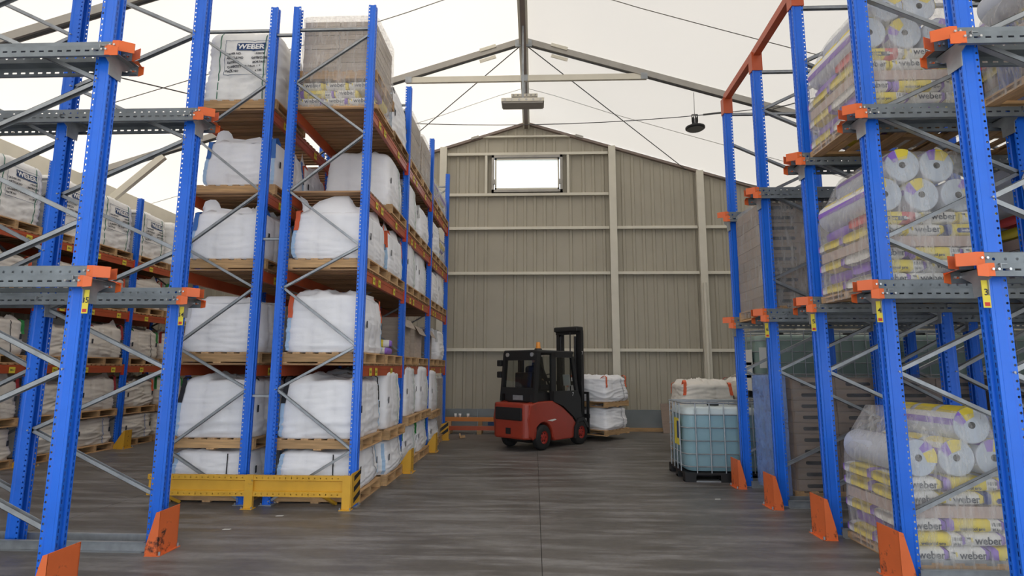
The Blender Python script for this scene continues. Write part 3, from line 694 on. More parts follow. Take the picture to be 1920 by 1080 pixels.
def bag_mesh(w_, d, h, seed, material, peak=0.08, bulge=0.05, wr=1.0, sq=9.0, nt=96, nv=30, cap=9, crum=1.0):
    S = bag_surface(w_, d, h, seed, bulge, wr, sq)
    b = MB(); TT = [ang(i/nt, sq) for i in range(nt)]
    for j in range(nv+1):
        for i in range(nt): b.v.append(tuple(S(TT[i], j/nv)))
    for j in range(nv):
        for i in range(nt): b.f.append((j*nt+i, j*nt+(i+1) % nt, (j+1)*nt+(i+1) % nt, (j+1)*nt+i)); b.m.append(0)
    top = [Vector(b.v[nv*nt+i]) for i in range(nt)]
    for k in range(1, cap+1):
        f = 1 - k/(cap+0.6)
        for i in range(nt):
            p = top[i]; x, y = p.x*f, p.y*f
            z = p.z + peak*(1-f*f)*(0.8+0.5*nz(x*2+seed, y*2, seed)) + crum*0.075*(max(0, 1-abs(nz(x*2.6+seed, y*2.6, 2.2))*3)**2 - 0.25) + crum*0.02*nz(x*9, y*9+seed, 1)
            b.v.append((x, y, z))
    for k in range(cap):
        o0 = (nv+k)*nt; o1 = o0+nt
        for i in range(nt): b.f.append((o0+i, o0+(i+1) % nt, o1+(i+1) % nt, o1+i)); b.m.append(0)
    o = (nv+cap)*nt; b.f.append(tuple(range(o, o+nt))); b.m.append(0)
    b.f.append(tuple(range(nt))[::-1]); b.m.append(0)
    return b.mesh('bag_body', material, True), S
def ribbon(pts, wd_, nrm, th=0.004):
    """flat strap through points; nrm = side directions"""
    b = MB(); n = len(pts)
    for p, s in zip(pts, nrm):
        s = Vector(s).normalized()*wd_/2; p = Vector(p)
        b.v += [tuple(p-s), tuple(p+s)]
    for i in range(n-1): b.f.append((2*i, 2*i+1, 2*i+3, 2*i+2)); b.m.append(0)
    return b
def skirt_mesh(w_, d, h, seed, mtl, hh=0.13):
    """gathered fabric collar left open over the filling"""
    b = MB(); nt = 56; nv = 5; rs = random.Random(seed)
    ph = [rs.uniform(0, 6) for _ in range(4)]
    for j in range(nv+1):
        v = j/nv
        for i in range(nt):
            t = 2*PI*i/nt; c, s = math.cos(t), math.sin(t)
            x = math.copysign(abs(c)**0.3, c); y = math.copysign(abs(s)**0.3, s)
            r = 0.93 - 0.20*v + 0.20*v*nz(2.4*c+seed, 2.4*s, 1.5+v) + 0.04*v*math.sin(7*t+ph[0])
            z = h*0.94 + hh*v*(0.85+1.3*nz(1.6*c+seed, 1.6*s, 4.0)+0.5*nz(5*c, 5*s+seed, 1)) 
            b.v.append((x*w_/2*r, y*d/2*r, z))
    for j in range(nv):
        for i in range(nt): b.f.append((j*nt+i, j*nt+(i+1) % nt, (j+1)*nt+(i+1) % nt, (j+1)*nt+i)); b.m.append(0)
    return b.mesh('top_skirt', mtl, True)
BAGDEF = {}
def bag_kind(key, w_, d, h, seed, mtl=None, strap='blue', tape=True, skirt=0.13, bulge=0.05, peak=0.06, wr=1.0, marks=True, sq=9.0, sidestrap=None, crum=1.0):
    mtl = mtl or BAG
    body, S = bag_mesh(w_, d, h, seed, mtl, peak, bulge, wr, sq, crum=crum)
    parts = [('bag_body', body)]
    if skirt: parts.append(('top_skirt', skirt_mesh(w_, d, h, seed, mtl, skirt)))
    off = 0.006
    def on(t, v, o=off):
        p = S(t, v); n_ = Vector((math.copysign(1, p.x), 0, 0)) if abs(p.x)/w_ > abs(p.y)/d else Vector((0, math.copysign(1, p.y), 0)); return p + n_*o, n_
    rs = random.Random(seed*7)
    for ci, t0 in enumerate((PI*1.25, PI*1.75, PI*0.25, PI*0.75)):
        t0 += 0.10*(1, -1, -1, 1)[ci]
        if tape:
            P = [on(t0, 0.03+0.9*k/24, 0.012) for k in range(25)]
            parts.append(('seam_tape', ribbon([p for p, _ in P], 0.05, [n_.cross(Vector((0, 0, 1))) for _, n_ in P]).mesh('seam_tape', TAPE)))
        if strap:
            up = rs.uniform(0.03, 0.10); P = []
            for k in range(5):
                p, n_ = on(t0+0.06, 0.60+0.34*k/4, 0.020); P.append((p, n_))
            p, n_ = P[-1]
            for (di, dz) in ((0.0, up*0.8), (-0.06, up+0.02), (-0.13, up*0.7), (-0.17, -0.0)): P.append((p + n_*di + Vector((0, 0, dz)), n_))
            sd = [nn.cross(Vector((0, 0, 1))) for _, nn in P]
            parts.append(('lifting_loop', ribbon([p for p, _ in P], 0.062, sd).mesh('lifting_loop', STRAPS[strap])))
    if sidestrap:
        for t0 in (0.0, -PI/2):
            P = [on(t0+0.02, 0.03+0.93*k/24, 0.010) for k in range(25)]
            parts.append(('side_strap', ribbon([p for p, _ in P], 0.014, [n_.cross(Vector((0, 0, 1))) for _, n_ in P]).mesh('side_strap', STRAPS[sidestrap])))
    if marks:
        for (t0, v0) in ((0.35, 0.52), (-0.30, 0.50)):
            a0, n_ = on(t0, v0, 0.016); sd = n_.cross(Vector((0, 0, 1))).normalized()*0.022; u = Vector((0, 0, 0.045))
            parts.append(('black_mark', MB_quad(a0, sd, u, INK)))
    BAGDEF[key] = (parts, h)
def MB_quad(p, sd, u, m):
    b = MB(); b.add([p-sd-u, p+sd-u, p+sd+u, p-sd+u], [(0, 1, 2, 3)]); return b.mesh('black_mark', m)
def bag(key, loc, label, group, rz=0.0, cat='bag', name='bulk_bag'):
    t = thing(name, label, cat, loc, rz, group)
    for nm, me in BAGDEF[key][0]: put(nm, me, t)
    return t
W1, D1 = 1.02, 0.94
bag_kind('a', W1, D1, 0.66, 1, strap='orange', skirt=0.21, wr=0.8)
bag_kind('b', W1, D1, 0.66, 2, strap='blue', skirt=0.19, marks=True, wr=0.8)
bag_kind('c', W1, D1, 0.76, 3, strap='orange', skirt=0.05, peak=0.10, tape=True)
bag_kind('d', W1, D1, 0.68, 4, strap='white', skirt=0.07, tape=False, marks=False)
bag_kind('e', W1, D1, 0.74, 5, strap='black', skirt=0.0, peak=0.09)
bag_kind('f', 0.98, 0.90, 0.86, 6, strap=None, skirt=0.05, tape=False, sidestrap='green', wr=0.8)
bag_kind('g', W1, D1, 0.48, 7, strap=None, skirt=0.0, peak=0.02, bulge=0.07, sidestrap='black', crum=0.4)
bag_kind('h', W1, D1, 0.56, 8, strap='green', skirt=0.10, tape=False, sidestrap='green')
bag_kind('m', 1.02, 0.96, 0.62, 9, mtl=BAGD, strap='red', skirt=0.12, tape=False)
bag_kind('n', 1.02, 0.96, 0.54, 10, mtl=BAGD, strap='orange', skirt=0.05, tape=False, wr=1.6, crum=1.3)
bag_kind('o', 1.02, 0.96, 0.52, 11, mtl=BAGD, strap=None, skirt=0.0, peak=0.02, tape=False, wr=1.6, sidestrap='blue', crum=0.4)
bag_kind('q', 1.02, 0.96, 0.60, 12, mtl=BAGD, strap='green', skirt=0.10, tape=False, sidestrap='black', marks=True)
# printed bale with green cords; print is wrapped on to the cover
def project(me, bvh, y_off=-0.006):
    m2 = me.copy()
    for v in m2.vertices:
        hit = bvh.ray_cast(Vector((v.co.x, -3, v.co.z)), Vector((0, 1, 0)))
        if hit[0] is not None: v.co.y = hit[0].y + y_off
    return m2
def bale_def(key, w_, d, h, seed, px=0.06):
    body, S = bag_mesh(w_, d, h, seed, BALE, 0.05, 0.035, 1.6, 6.5, crum=0.6)
    bv = BVHTree.FromPolygons([v.co for v in body.vertices], [tuple(p.vertices) for p in body.polygons])
    parts = [('bag_body', body)]
    def place(me, x, z, off=-0.008):
        m2 = me.copy()
        for v in m2.vertices: v.co.x += x; v.co.z += z
        return project(m2, bv, off)
    def grid(x0, x1, z0, z1, mtl, off):
        b = MB(); nx = max(1, int((x1-x0)/0.03)); nzz = max(1, int((z1-z0)/0.03))
        for j in range(nzz+1):
            for i in range(nx+1): b.v.append((x0+(x1-x0)*i/nx, 0, z0+(z1-z0)*j/nzz))
        for j in range(nzz):
            for i in range(nx): a = j*(nx+1)+i; b.f.append((a, a+1, a+nx+2, a+nx+1)); b.m.append(0)
        return project(b.mesh('print', mtl), bv, off)
    cx, cz = px, h*0.60
    for (x0, x1, z0, z1) in ((cx-.29, cx+.31, cz+.25, cz+.255), (cx-.29, cx+.31, cz-.27, cz-.265), (cx-.29, cx-.285, cz-.27, cz+.25), (cx+.305, cx+.31, cz-.27, cz+.25)):
        parts.append(('print_frame', grid(x0, x1, z0, z1, NAVY, -0.010)))
    parts.append(('logo_panel', grid(cx-0.13, cx+0.27, cz+0.09, cz+0.215, NAVY, -0.009)))
    parts.append(('logo_print', place(text_mesh('WEBER', 0.115, WHITEP, 0.004), cx+0.07, cz+0.152, -0.014)))
    for i, (a, c) in enumerate((('ORDER NO', '19/0074'), ('ARTICLE NO', '0/0TB/CUPS'), ('DIVISION', 'MORTARS'), ('QUANTITY PER PACK', '1 T'), ('PACK NO', 'x 120'))):
        parts.append(('printed_line', place(text_mesh(a, 0.042, INK, 0.0015), cx-0.27+0.013*len(a), cz+0.04-0.062*i, -0.012)))
        parts.append(('printed_line', place(text_mesh(c, 0.042, INK, 0.0015), cx+0.20, cz+0.04-0.062*i, -0.012)))
    for x in (-0.30, 0.33):
        b = MB(); P = []
        for k in range(16):
            z = 0.02 + (h*1.02)*k/15; hit = bv.ray_cast(Vector((x+0.02*nz(k*0.3, seed, 0), -3, z)), Vector((0, 1, 0)))
            if hit[0] is not None: P.append(hit[0]+Vector((0, -0.006, 0)))
        for p, q in zip(P, P[1:]): b.tube(p, q, 0.006, 5, caps=False)
        parts.append(('tie_cord', b.mesh('tie_cord', GCORD)))
    BAGDEF[key] = (parts, h)
bale_def('bale', 1.04, 0.96, 1.06, 21)
bale_def('bale_b', 1.0, 0.98, 1.02, 22, 0.0)

# ---- loads of the double rack
ORD = ['first', 'second', 'third', 'fourth', 'fifth', 'sixth', 'seventh', 'eighth']
SHELF = ['bottom shelf', 'second shelf', 'third shelf', 'top shelf']
def slots(frames):
    out = []
    for y0, y1 in zip(frames, frames[1:]):
        mid = (y0+y1)/2; out += [mid-0.535, mid+0.535]
    return out
YS = slots(FB)
LOOK = {'a': 'white bulk bag with orange loops', 'b': 'white bulk bag with blue loops', 'c': 'tall white bulk bag with orange loops', 'd': 'plain white bulk bag',
        'e': 'white bulk bag with black loops', 'f': 'tall white bulk bag with dark strap', 'g': 'squashed low white bulk bag', 'h': 'low white bulk bag with green loops',
        'm': 'greyish bulk bag with red loops', 'n': 'crumpled bulk bag with orange loops', 'o': 'flattened greyish bulk bag', 'q': 'greyish bulk bag with green loops',
        'bale': 'square printed white bale', 'bale_b': 'square printed white bale'}
def load(rk, rowname, x, y, z, key, where, rz=0, P=None, grp=None, pn=7):
    rs = random.Random(hash((round(x, 2), round(y, 2), round(z, 2))) & 0xffff) if False else random.Random(int(abs(x*100)+abs(y*1000)+z*77))
    P = P or PAL
    pallet(P, (x, y, z), 0, f'wooden pallet, {where}', 'pallets of ' + grp, pn)
    if key: bag(key, (x + rs.uniform(-.015, .015), y + rs.uniform(-.01, .01), z + P[2]), f'{LOOK[key]}, {where}', 'bulk bags of ' + grp, rz + rs.uniform(-.02, .02))
RRN = 'right row'
right = {0: ['a', 'f', 'e', 'd', 'f', 'e'], 1: ['c', 'x', 'x', 'x', 'x', 'd'], 2: ['a', 'a', 'f', 'f', 'd', 'f'], 3: [None, 'f', 'f', 'd', 'e', 'x'], 4: ['x', 'e', 'x', 'x', 'x', 'x']}
XRW = -2.70; XLW = -4.06; XA = -9.13
dz = 0.022
for i in range(6):
    y = YS[i]
    # two high on the floor
    lo = 'g' if i < 2 else ('h' if i < 4 else 'g')
    if i < 5:
        load(rr, RRN, XRW + (0.06 if i > 0 else 0), y, 0.0, lo, f'aisle rack row, floor, {ORD[i]} from front', grp='the aisle-side rack row')
        zt = 0.14 + BAGDEF[lo][1] + 0.01
        load(rr, RRN, XRW + (0.08 if i > 0 else 0), y, zt, ['e', 'f', 'f', 'f', 'f'][i], f'aisle rack row, floor upper tier, {ORD[i]} from front', grp='the aisle-side rack row')
    for li, z in enumerate(LV):
        k = right[li+1][i] if li+1 in right else None
        if k == 'x' or (k is None): continue
        load(rr, RRN, XRW, y, z+dz, k, f'aisle rack row, {SHELF[li]}, {ORD[i]} from front', grp='the aisle-side rack row')
left = [['d', 'd'], ['b', 'b'], ['b', 'a'], ['bale', 'bale_b']]
for i in range(2):
    y = YS[i]
    load(rl, 'l', XLW, y, 0.0, 'g', f'inner rack row, floor, {ORD[i]} from front', grp='the inner rack row')
    load(rl, 'l', XLW, y, 0.14+0.49, 'e', f'inner rack row, floor upper tier, {ORD[i]} from front', grp='the inner rack row')
    for li, z in enumerate(LV):
        if li == 3 and i == 1: continue
        load(rl, 'l', XLW, y + (0.12 if li == 2 and i == 0 else 0), z+dz, left[li][i], f'inner rack row, {SHELF[li]}, {ORD[i]} from front', grp='the inner rack row')
# ---- far left rack
YA = slots([7.05, 9.28, 11.51, 13.74])
pat = [['n', 'm', 'n', 'm', 'n', 'q'], ['o', 'o', 'o', 'o', 'o', 'o'], ['m', 'q', 'n', 'm', 'q', 'm'], ['m', 'n', 'q', 'n', 'm', 'q']]
for i, y in enumerate(YA):
    if i < 1: 
        pass
    lab = f'far left rack, {ORD[i]} from near end'
    G = 'the far left rack'
    for (z, k, wh) in ((0.0, 'o', 'floor'), (0.67, pat[0][i], 'floor upper tier'), (LVA[0]+dz, pat[2][i], 'bottom shelf'), (LVA[1]+dz, pat[3][i], 'middle shelf'), (LVA[2]+dz, 'bale', 'top shelf')):
        rs = random.Random(i*13+int(z*10))
        pallet(PAL, (XA, y, z), 0, f'wooden pallet, {wh}, {lab}', 'pallets of the far left rack')
        bag(k, (XA+rs.uniform(-.03, .03), y+rs.uniform(-.02, .02), z+0.14), f'{LOOK[k]}, {wh}, {lab}', 'bulk bags of the far left rack', (PI/2 if k == 'bale' else 0)+rs.uniform(-.03, .03))

# ---------------------------------------------------------------- cartons, film, sacks, rolls
def carton_mesh(w_, d, h, mtl, slot=True):
    g = 0.004
    b = MB(); b.box(-w_/2+g, w_/2-g, -d/2+g, d/2-g, 0, h-0.004)
    b.box(-w_/2+g, w_/2-g, -d/2+g-0.001, d/2-g+0.001, h*0.68, h*0.70)
    return b.mesh('carton_body', mtl)
def slot_mesh(w_, d, h):
    sw, sh = w_*0.27, h*0.17; poly = []
    for k in range(12):
        a = 2*PI*k/12; poly.append((math.cos(a)*sh + (sw-sh if math.cos(a) > 0 else -(sw-sh)), h*0.45+math.sin(a)*sh))
    return MB().prism(poly, lambda a, c, q: (a, q, c), -d/2+0.001, -d/2+0.0035).mesh('hand_hole_shade', BLACKP)  # dark plate on the carton face, painted as the shade inside a hand hole
CB = {}
NTH = ['lowest', 'second', 'third', 'fourth', 'fifth', 'sixth', 'seventh', 'eighth', 'ninth', 'tenth', 'eleventh', 'twelfth', 'thirteenth']
def carton_stack(x0, y0, z0, W, D, cw, n, h, mtl, where, grp, slot=True, parts=True):
    nc = round(W/cw)
    key = (cw, D, h, mtl.name)
    if key not in CB: CB[key] = (carton_mesh(cw, D, h, mtl), slot_mesh(cw, D, h))
    cm, sm = CB[key]; rs = random.Random(int(x0*10+z0*7))
    for k in range(n):
        for j in range(nc):
            col_ = ('left', 'right')[j]; lv_ = NTH[k]
            t = thing('carton', f'flat brown carton, {col_} column, {lv_} from bottom, {where}', 'carton', (x0+cw*(j+.5)+rs.uniform(-.004, .004), y0+D/2+rs.uniform(-.006, .006), z0+h*k), 0, grp)
            put('carton_body', cm, t)
            if slot: put('hand_hole_shade', sm, t)
def film_mesh(W, D, H, seed, dome=0.0, skew=0.0, nt=72, nv=22, amp=0.012, off=0.02, domey=1.0):
    b = MB()
    for j in range(nv+1):
        v = j/nv; z = H*v
        k = 1.0
        if dome: 
            zz = H-dome
            if z > zz: k = 1 - 0.40*((z-zz)/dome)**1.6
        for i in range(nt):
            t = 2*PI*i/nt; c, s = math.cos(t), math.sin(t)
            x = math.copysign(abs(c)**0.22, c)*(W/2+off)*k; y = math.copysign(abs(s)**0.22, s)*(D/2+off)*(1-(1-k)*domey)
            q = amp*(nz(x*5+seed, y*5, z*3)+0.6*nz(x*11, y*11+seed, z*5)) + amp*0.5*nz(x*2, y*2, z*14+seed)
            r = math.hypot(x, y); b.v.append((x+x/r*q + skew*(1-k), y+y/r*q, z))
    for j in range(nv):
        for i in range(nt): b.f.append((j*nt+i, j*nt+(i+1) % nt, (j+1)*nt+(i+1) % nt, (j+1)*nt+i)); b.m.append(0)
    top = [Vector(b.v[nv*nt+i]) for i in range(nt)]; o = len(b.v); cz = H+0.03
    for f in (0.7, 0.4, 0.1):
        for i in range(nt): p = top[i]; b.v.append((p.x*f, p.y*f, H + 0.02*(1-f) + 0.02*nz(p.x*f*5, p.y*f*5, seed)))
    for k in range(3):
        o0 = (nv+k)*nt
        for i in range(nt): b.f.append((o0+i, o0+(i+1) % nt, o0+nt+(i+1) % nt, o0+nt+i)); b.m.append(0)
    return b
def film(x0, y0, z0, W, D, H, seed, label, mtl=FILM, **kw):
    me = film_mesh(W, D, H, seed, **kw).mesh('stretch_film', mtl, True)
    return put('stretch_film', me, None, (x0+W/2, y0+D/2, z0), label=label, cat='plastic film', group='stretch film wraps')

# lane between third and fourth frames: carton pallets
FLW = ['first', 'second', 'third', 'fourth']
for j, x in enumerate((3.27, 4.52, 5.77, 7.02)):
    wh = f'{FLW[j]} from the aisle on the floor of the right rack'
    pallet(PALB, (x+0.58, 7.40+0.48, 0), 0, f'pallet under cartons, {wh}', 'pallets under cartons', 7)
    carton_stack(x+0.01, 7.42, 0.14, 1.14, 0.92, 0.57, 10, 0.14, CARD, f'{FLW[j]} floor stack from aisle', f'cartons of the {FLW[j]} floor stack')
    film(x+0.01, 7.42, 0.05, 1.14, 0.92, 1.52, 30+j, f'film around cartons, {wh}', FILMD, off=0.025)
for j, x in enumerate((3.02, 4.3)):
    wh = f'{FLW[j]} from the aisle on the lower rails of the right rack'
    pallet(PALB, (x+0.58, 7.38+0.48, 2.33), 0, f'pallet under cartons, {wh}', 'pallets under cartons', 7)
    carton_stack(x+0.01, 7.40, 2.47, 1.14, 0.92, 0.57, 10, 0.14, CARD, f'{FLW[j]} raised stack from aisle', f'cartons of the {FLW[j]} upper stack')
    film(x+0.01, 7.40, 2.36, 1.14, 0.92, 1.54, 40+j, f'film around cartons, {wh}', FILM if j == 0 else FILMD, off=0.025)
# blue-tinted wrap on the aisle end of the floor stack
put('stretch_film', film_mesh(0.10, 0.86, 1.50, 77, off=0.01).mesh('stretch_film', FILMB, True), None, (3.19, 7.88, 0.06), label='bluish loose film bundle hanging on the aisle end of the floor carton stack', cat='plastic film')

# sacks
def sack_body(L, Wd, h, cuts, mats):
    """pillow shaped sack: length along X, colour zones cut across the length (printed)"""
    nx, ny = 16, 10; b = MB()
    def P(u, v, s):
        e = (1-abs(2*u-1)**5)**0.5 if abs(2*u-1) < 1 else 0; f = (1-abs(2*v-1)**4)**0.5 if abs(2*v-1) < 1 else 0
        x = (u-0.5)*L; y = (v-0.5)*Wd*(1-0.03*(1-e)); z = h/2 + s*h/2*(0.72+0.28*e)*(0.62+0.38*f) + 0.004*nz(x*9, y*9, s*3)
        return (x, y, z)
    for s in (-1, 1):
        o = len(b.v)
        for j in range(ny+1):
            for i in range(nx+1): b.v.append(P(i/nx, j/ny, s))
        for j in range(ny):
            for i in range(nx):
                a = o+j*(nx+1)+i; u = (i+.5)/nx; m = 0
                for k, c in enumerate(cuts): 
                    if u > c: m = k+1
                q = (a, a+1, a+nx+2, a+nx+1); b.f.append(q if s > 0 else q[::-1]); b.m.append(m)
    n1 = (nx+1)*(ny+1)
    edge = [j*(nx+1) for j in range(ny+1)], [j*(nx+1)+nx for j in range(ny+1)], list(range(nx+1)), [ny*(nx+1)+i for i in range(nx+1)]
    for li, ed in enumerate(edge):
        for k, (p, q) in enumerate(zip(ed, ed[1:])):
            m = 0
            if li == 1: m = len(cuts)
            elif li >= 2:
                u = (k+.5)/nx
                for kk, c in enumerate(cuts):
                    if u > c: m = kk+1
            b.f.append((p, q, q+n1, p+n1)); b.m.append(m)
    return b.mesh('sack_body', mats, True)
SK = {}
def sack_kind(key, L, Wd, h, cuts, mats, prints):
    parts = [('sack_body', sack_body(L, Wd, h, cuts, mats))]; SK[key] = (parts, prints, L, Wd, h)
HS = 0.118
logo = MB().add([(-0.028, 0, 0.016), (0.004, 0, 0.016), (0.004, 0, -0.004), (-0.012, 0, -0.016)], [(0, 3, 2, 1)]) or None
lg = MB(); lg.add([(-0.03, 0, 0.018), (0.002, 0, 0.018), (0.002, 0, 0.002), (-0.022, 0, 0.006)], [(0, 3, 2, 1)], 0); lg.add([(0.002, 0, 0.018), (0.016, 0, 0.018), (0.020, 0, -0.018), (0.006, 0, -0.018)], [(0, 3, 2, 1)], 1)
logo_me = lg.mesh('logo', [INK, SYEL])
wb_me = text_mesh('weber', 0.085, INK, 0.0015); wbs = text_mesh('weber', 0.075, INK, 0.001)
E_ = 0.33
sack_kind('end', 0.33, 0.45, HS, [0.86], [SWHI, SPUR], [(wb_me, 0.02, 0.056), (logo_me, -0.125, 0.065)])
sack_kind('endy', 0.33, 0.45, HS, [0.08, 0.9], [SYEL, SWHI, SYEL], [(wb_me, 0.02, 0.056), (logo_me, -0.125, 0.065)])
sack_kind('side', 0.47, 0.33, HS, [0.10, 0.78, 0.92], [SPUR, SYEL, SWHI, SPUR], [(text_mesh('webercol pro', 0.036, INK, 0.001), -0.03, 0.035), (text_mesh('25 kg', 0.028, INK, 0.001), 0.16, 0.03), (text_mesh('| || | |||', 0.03, INK, 0.001), 0.165, 0.075)])
navy_pill = MB().add([(-0.13, 0, -0.022), (0.13, 0, -0.022), (0.145, 0, 0), (0.13, 0, 0.022), (-0.13, 0, 0.022), (-0.145, 0, 0)], [tuple(range(6))]); 
pl = MB(); pl.add([(-0.13, 0, -0.022), (0.13, 0, -0.022), (0.145, 0, 0), (0.13, 0, 0.022), (-0.13, 0, 0.022), (-0.145, 0, 0)], [tuple(range(6))]); pill_me = pl.mesh('pill', SNAV)
pb = MB(); pb.add([(-0.19, 0, -0.02), (0.10, 0, -0.02), (0.10, 0, 0.02), (-0.19, 0, 0.02)], [(0, 1, 2, 3)]); pbar = pb.mesh('band', INK)
sack_kind('dur', 0.47, 0.33, HS, [0.10, 0.80, 0.93], [SNAV, SYEL, SWHI, SNAV], [(pill_me, 0.0, 0.045), (text_mesh('webercol dur', 0.036, WHITEP, 0.001), 0.0, 0.045, 0.002), (text_mesh('11100195', 0.024, INK), 0.06, 0.088)])
sack_kind('flex', 0.47, 0.33, HS, [0.10, 0.62, 0.86], [SRED, SYEL, SRED, SWHI], [(pbar, 0.0, 0.042), (text_mesh('weber.joint', 0.038, SYEL, 0.001), -0.07, 0.042, 0.002), (text_mesh('flex', 0.038, WHITEP, 0.001), 0.10, 0.045, 0.002), (text_mesh('25 kg', 0.026, INK), 0.185, 0.04)])
PO = ['left', 'middle', 'right']
SLAB = {'end': 'white paper sack with purple', 'endy': 'white and yellow paper sack', 'side': 'yellow and purple paper sack', 'dur': 'yellow paper sack with navy band', 'flex': 'red and yellow paper sack'}
for k in SK:
    parts, prints, L, Wd, h = SK[k]
    body = parts[0][1]; bv = BVHTree.FromPolygons([v.co for v in body.vertices], [tuple(p.vertices) for p in body.polygons])
    for pr_ in prints:
        me, x, z = pr_[:3]; off = 0.005 + (pr_[3] if len(pr_) > 3 else 0)
        m2 = me.copy()
        for v in m2.vertices: v.co.x += x; v.co.z += z
        parts.append(('print', project(m2, bv, -off)))
def sack(k, x, y, z, label, grp, rz=0.0, full=True):
    t = thing('paper_sack', f'{SLAB[k]}, {label}', 'sack', (x, y, z), rz, grp)
    for nm, me in (SK[k][0] if full else SK[k][0][:1]): put(nm, me, t)
# rolls
def roll_parts(L=0.86, r=0.155):
    b = MB().lathe([(0.03, 0), (r*0.985, 0), (r, 0.01), (r, L-0.01), (r*0.985, L), (0.03, L)], axis='Y', n=32)
    e = MB().lathe([(0.03, -0.002), (0.032, -0.003), (r*0.93, -0.003), (r*0.96, -0.001)], axis='Y', n=32)
    e.lathe([(0.03, -0.003), (0.03, 0.05)], axis='Y', n=16, m=1)
    P = [('roll_body', b.mesh('roll_body', ROLL, True)), ('roll_end', e.mesh('roll_end', [ROLLE, BLACKP]))]
    def sector(a0, a1, y0, y1, mtl, rr_):
        s = MB(); n = 10
        for k in range(n+1):
            a = a0+(a1-a0)*k/n
            for y in (y0, y1): s.v.append((rr_*math.cos(a), y, rr_*math.sin(a)))
        for k in range(n): s.f.append((2*k, 2*k+1, 2*k+3, 2*k+2)); s.m.append(0)
        return s.mesh('label_band', mtl, True)
    for (a0, a1, m, y0, y1) in ((0.2, 0.75, SYEL, 0.0, 0.26), (0.75, 0.95, SPUR, 0.0, L), (0.95, 1.9, SYEL, 0.0, 0.24), (1.2, 1.9, SYEL, 0.30, 0.52), (1.2, 1.9, SYEL, 0.58, 0.8), (1.9, 2.25, SWHI, 0.0, L), (2.25, 2.6, SPUR, 0.0, L)):
        P.append(('label_band', sector(a0, a1, y0, y1, m, r+0.003)))
    # label folded over the end
    q = MB(); pts = [(r*math.cos(a), -0.005, r*math.sin(a)) for a in (0.9, 1.1, 1.3, 1.5, 1.7)]; q.add(pts + [(-0.02, -0.005, 0.05), (0.06, -0.005, 0.05)], [tuple(range(7))])
    P.append(('end_label', q.mesh('end_label', SYEL)))
    q = MB(); pts = [(r*math.cos(a), -0.005, r*math.sin(a)) for a in (1.75, 1.9, 2.1, 2.3)]; q.add(pts + [(-0.07, -0.005, 0.04), (-0.025, -0.005, 0.05)], [tuple(range(6))])
    P.append(('end_label', q.mesh('end_label', SPUR)))
    return P
RP = roll_parts()
def roll(x, y, z, label, grp, spin=0.0, rz=0.0):
    t = put('mesh_roll', None, None, (x, y, z), rot=(0, spin, rz), label=label, cat='roll', group=grp)
    for nm, me in RP: put(nm, me, t)
rs = random.Random(5)
def sack_pallet(x0, y0, z0, where, short, top='flex', full=True, full2=True, rolls=((0.18, 0), (0.50, 0), (0.82, 0), (0.34, 1), (0.68, 1)), layers=5):
    """1.14 wide, 0.94 deep, from the aisle side corner"""
    grp = f'sacks {short}'
    pallet(PALS, (x0+0.57, y0+0.47, z0), 0, f'wooden pallet under sacks of {where}', 'pallets under sacks', 7)
    z = z0 + 0.066
    pats = [('end', 'end', 'side'), ('side', 'end', 'end'), ('end', 'side', 'end'), ('endy', 'endy', 'dur'), (top, 'endy', 'endy') if top == 'flex' else ('endy', 'side', 'endy')]
    lay = ['bottom', 'second', 'third', 'fourth', 'top']
    for li in range(layers):
        if li == 3:   # sheet of card between the layers
            put('card_tray', MB().box(0.02, 1.10, 0.03, 0.90, 0.001, 0.095).mesh('card_tray', PINKC), None, (x0, y0, z), label=f'pinkish card tray in {where}', cat='card sheet', group='card sheets'); z += 0.097
        x = x0 + 0.005
        for j, k in enumerate(pats[li]):
            L, Wd = SK[k][2:4]
            sack(k, x+L/2, y0+Wd/2+0.01+rs.uniform(0, 0.012), z, f'{lay[li]} layer front {PO[j]}, {where}', grp, rs.uniform(-.015, .015), full)
            if k in ('side', 'dur', 'flex') and full2:
                sack('end', x+L/2, y0+0.33+0.06+Wd/2+0.02+0.09, z, f'{lay[li]} layer rear {PO[j]}, {where}', grp, PI, False)
            elif full2: sack('side', x+0.165, y0+0.70, z, f'{lay[li]} layer rear {PO[j]}, {where}', grp, PI/2, False)
            x += L+0.004
        # printed ends showing on the aisle side
        z += HS-0.002
    rr_ = 0.158
    for q, (rx, lv) in enumerate(rolls):
        roll(x0+rx, y0+0.03+(0.02*((q*7) % 3)), z+rr_+lv*0.275, f'frosted mesh roll, {"upper" if lv else "lower"} tier {NTH[sum(1 for r2 in rolls[:q] if r2[1] == lv)].replace("lowest", "first")} from left, {where}', f'rolls {short}', rs.uniform(-1.0, 1.2), rs.uniform(-.02, .02))
    H = z + rr_*2 + 0.275 - z0
    return H
H = sack_pallet(3.10, 5.03, 0.0, 'right floor load by aisle', 'on the floor load by the aisle', 'flex2', rolls=((0.17, 0), (0.50, 0), (0.83, 0), (0.64, 1)))
film(3.10, 5.03, 0.02, 1.14, 0.94, H-0.06, 51, 'clear stretch film over the floor load of sacks nearest the aisle', FILM, dome=0.50, domey=0.25)
H = sack_pallet(3.02, 5.03, 2.33, 'right lower rail load by aisle', 'on the lower rail load by the aisle', rolls=((0.18, 0), (0.52, 0), (0.86, 0), (0.36, 1), (0.68, 1)))
film(3.02, 5.03, 2.32, 1.14, 0.94, H-0.02, 52, 'clear stretch film over the lower rail load of sacks by the aisle', FILM, dome=0.55, domey=0.25)
H = sack_pallet(3.02, 5.03, 3.93, 'right upper rail load by aisle', 'on the upper rail load by the aisle', rolls=((0.18, 0), (0.52, 0), (0.86, 0), (0.36, 1), (0.68, 1)))
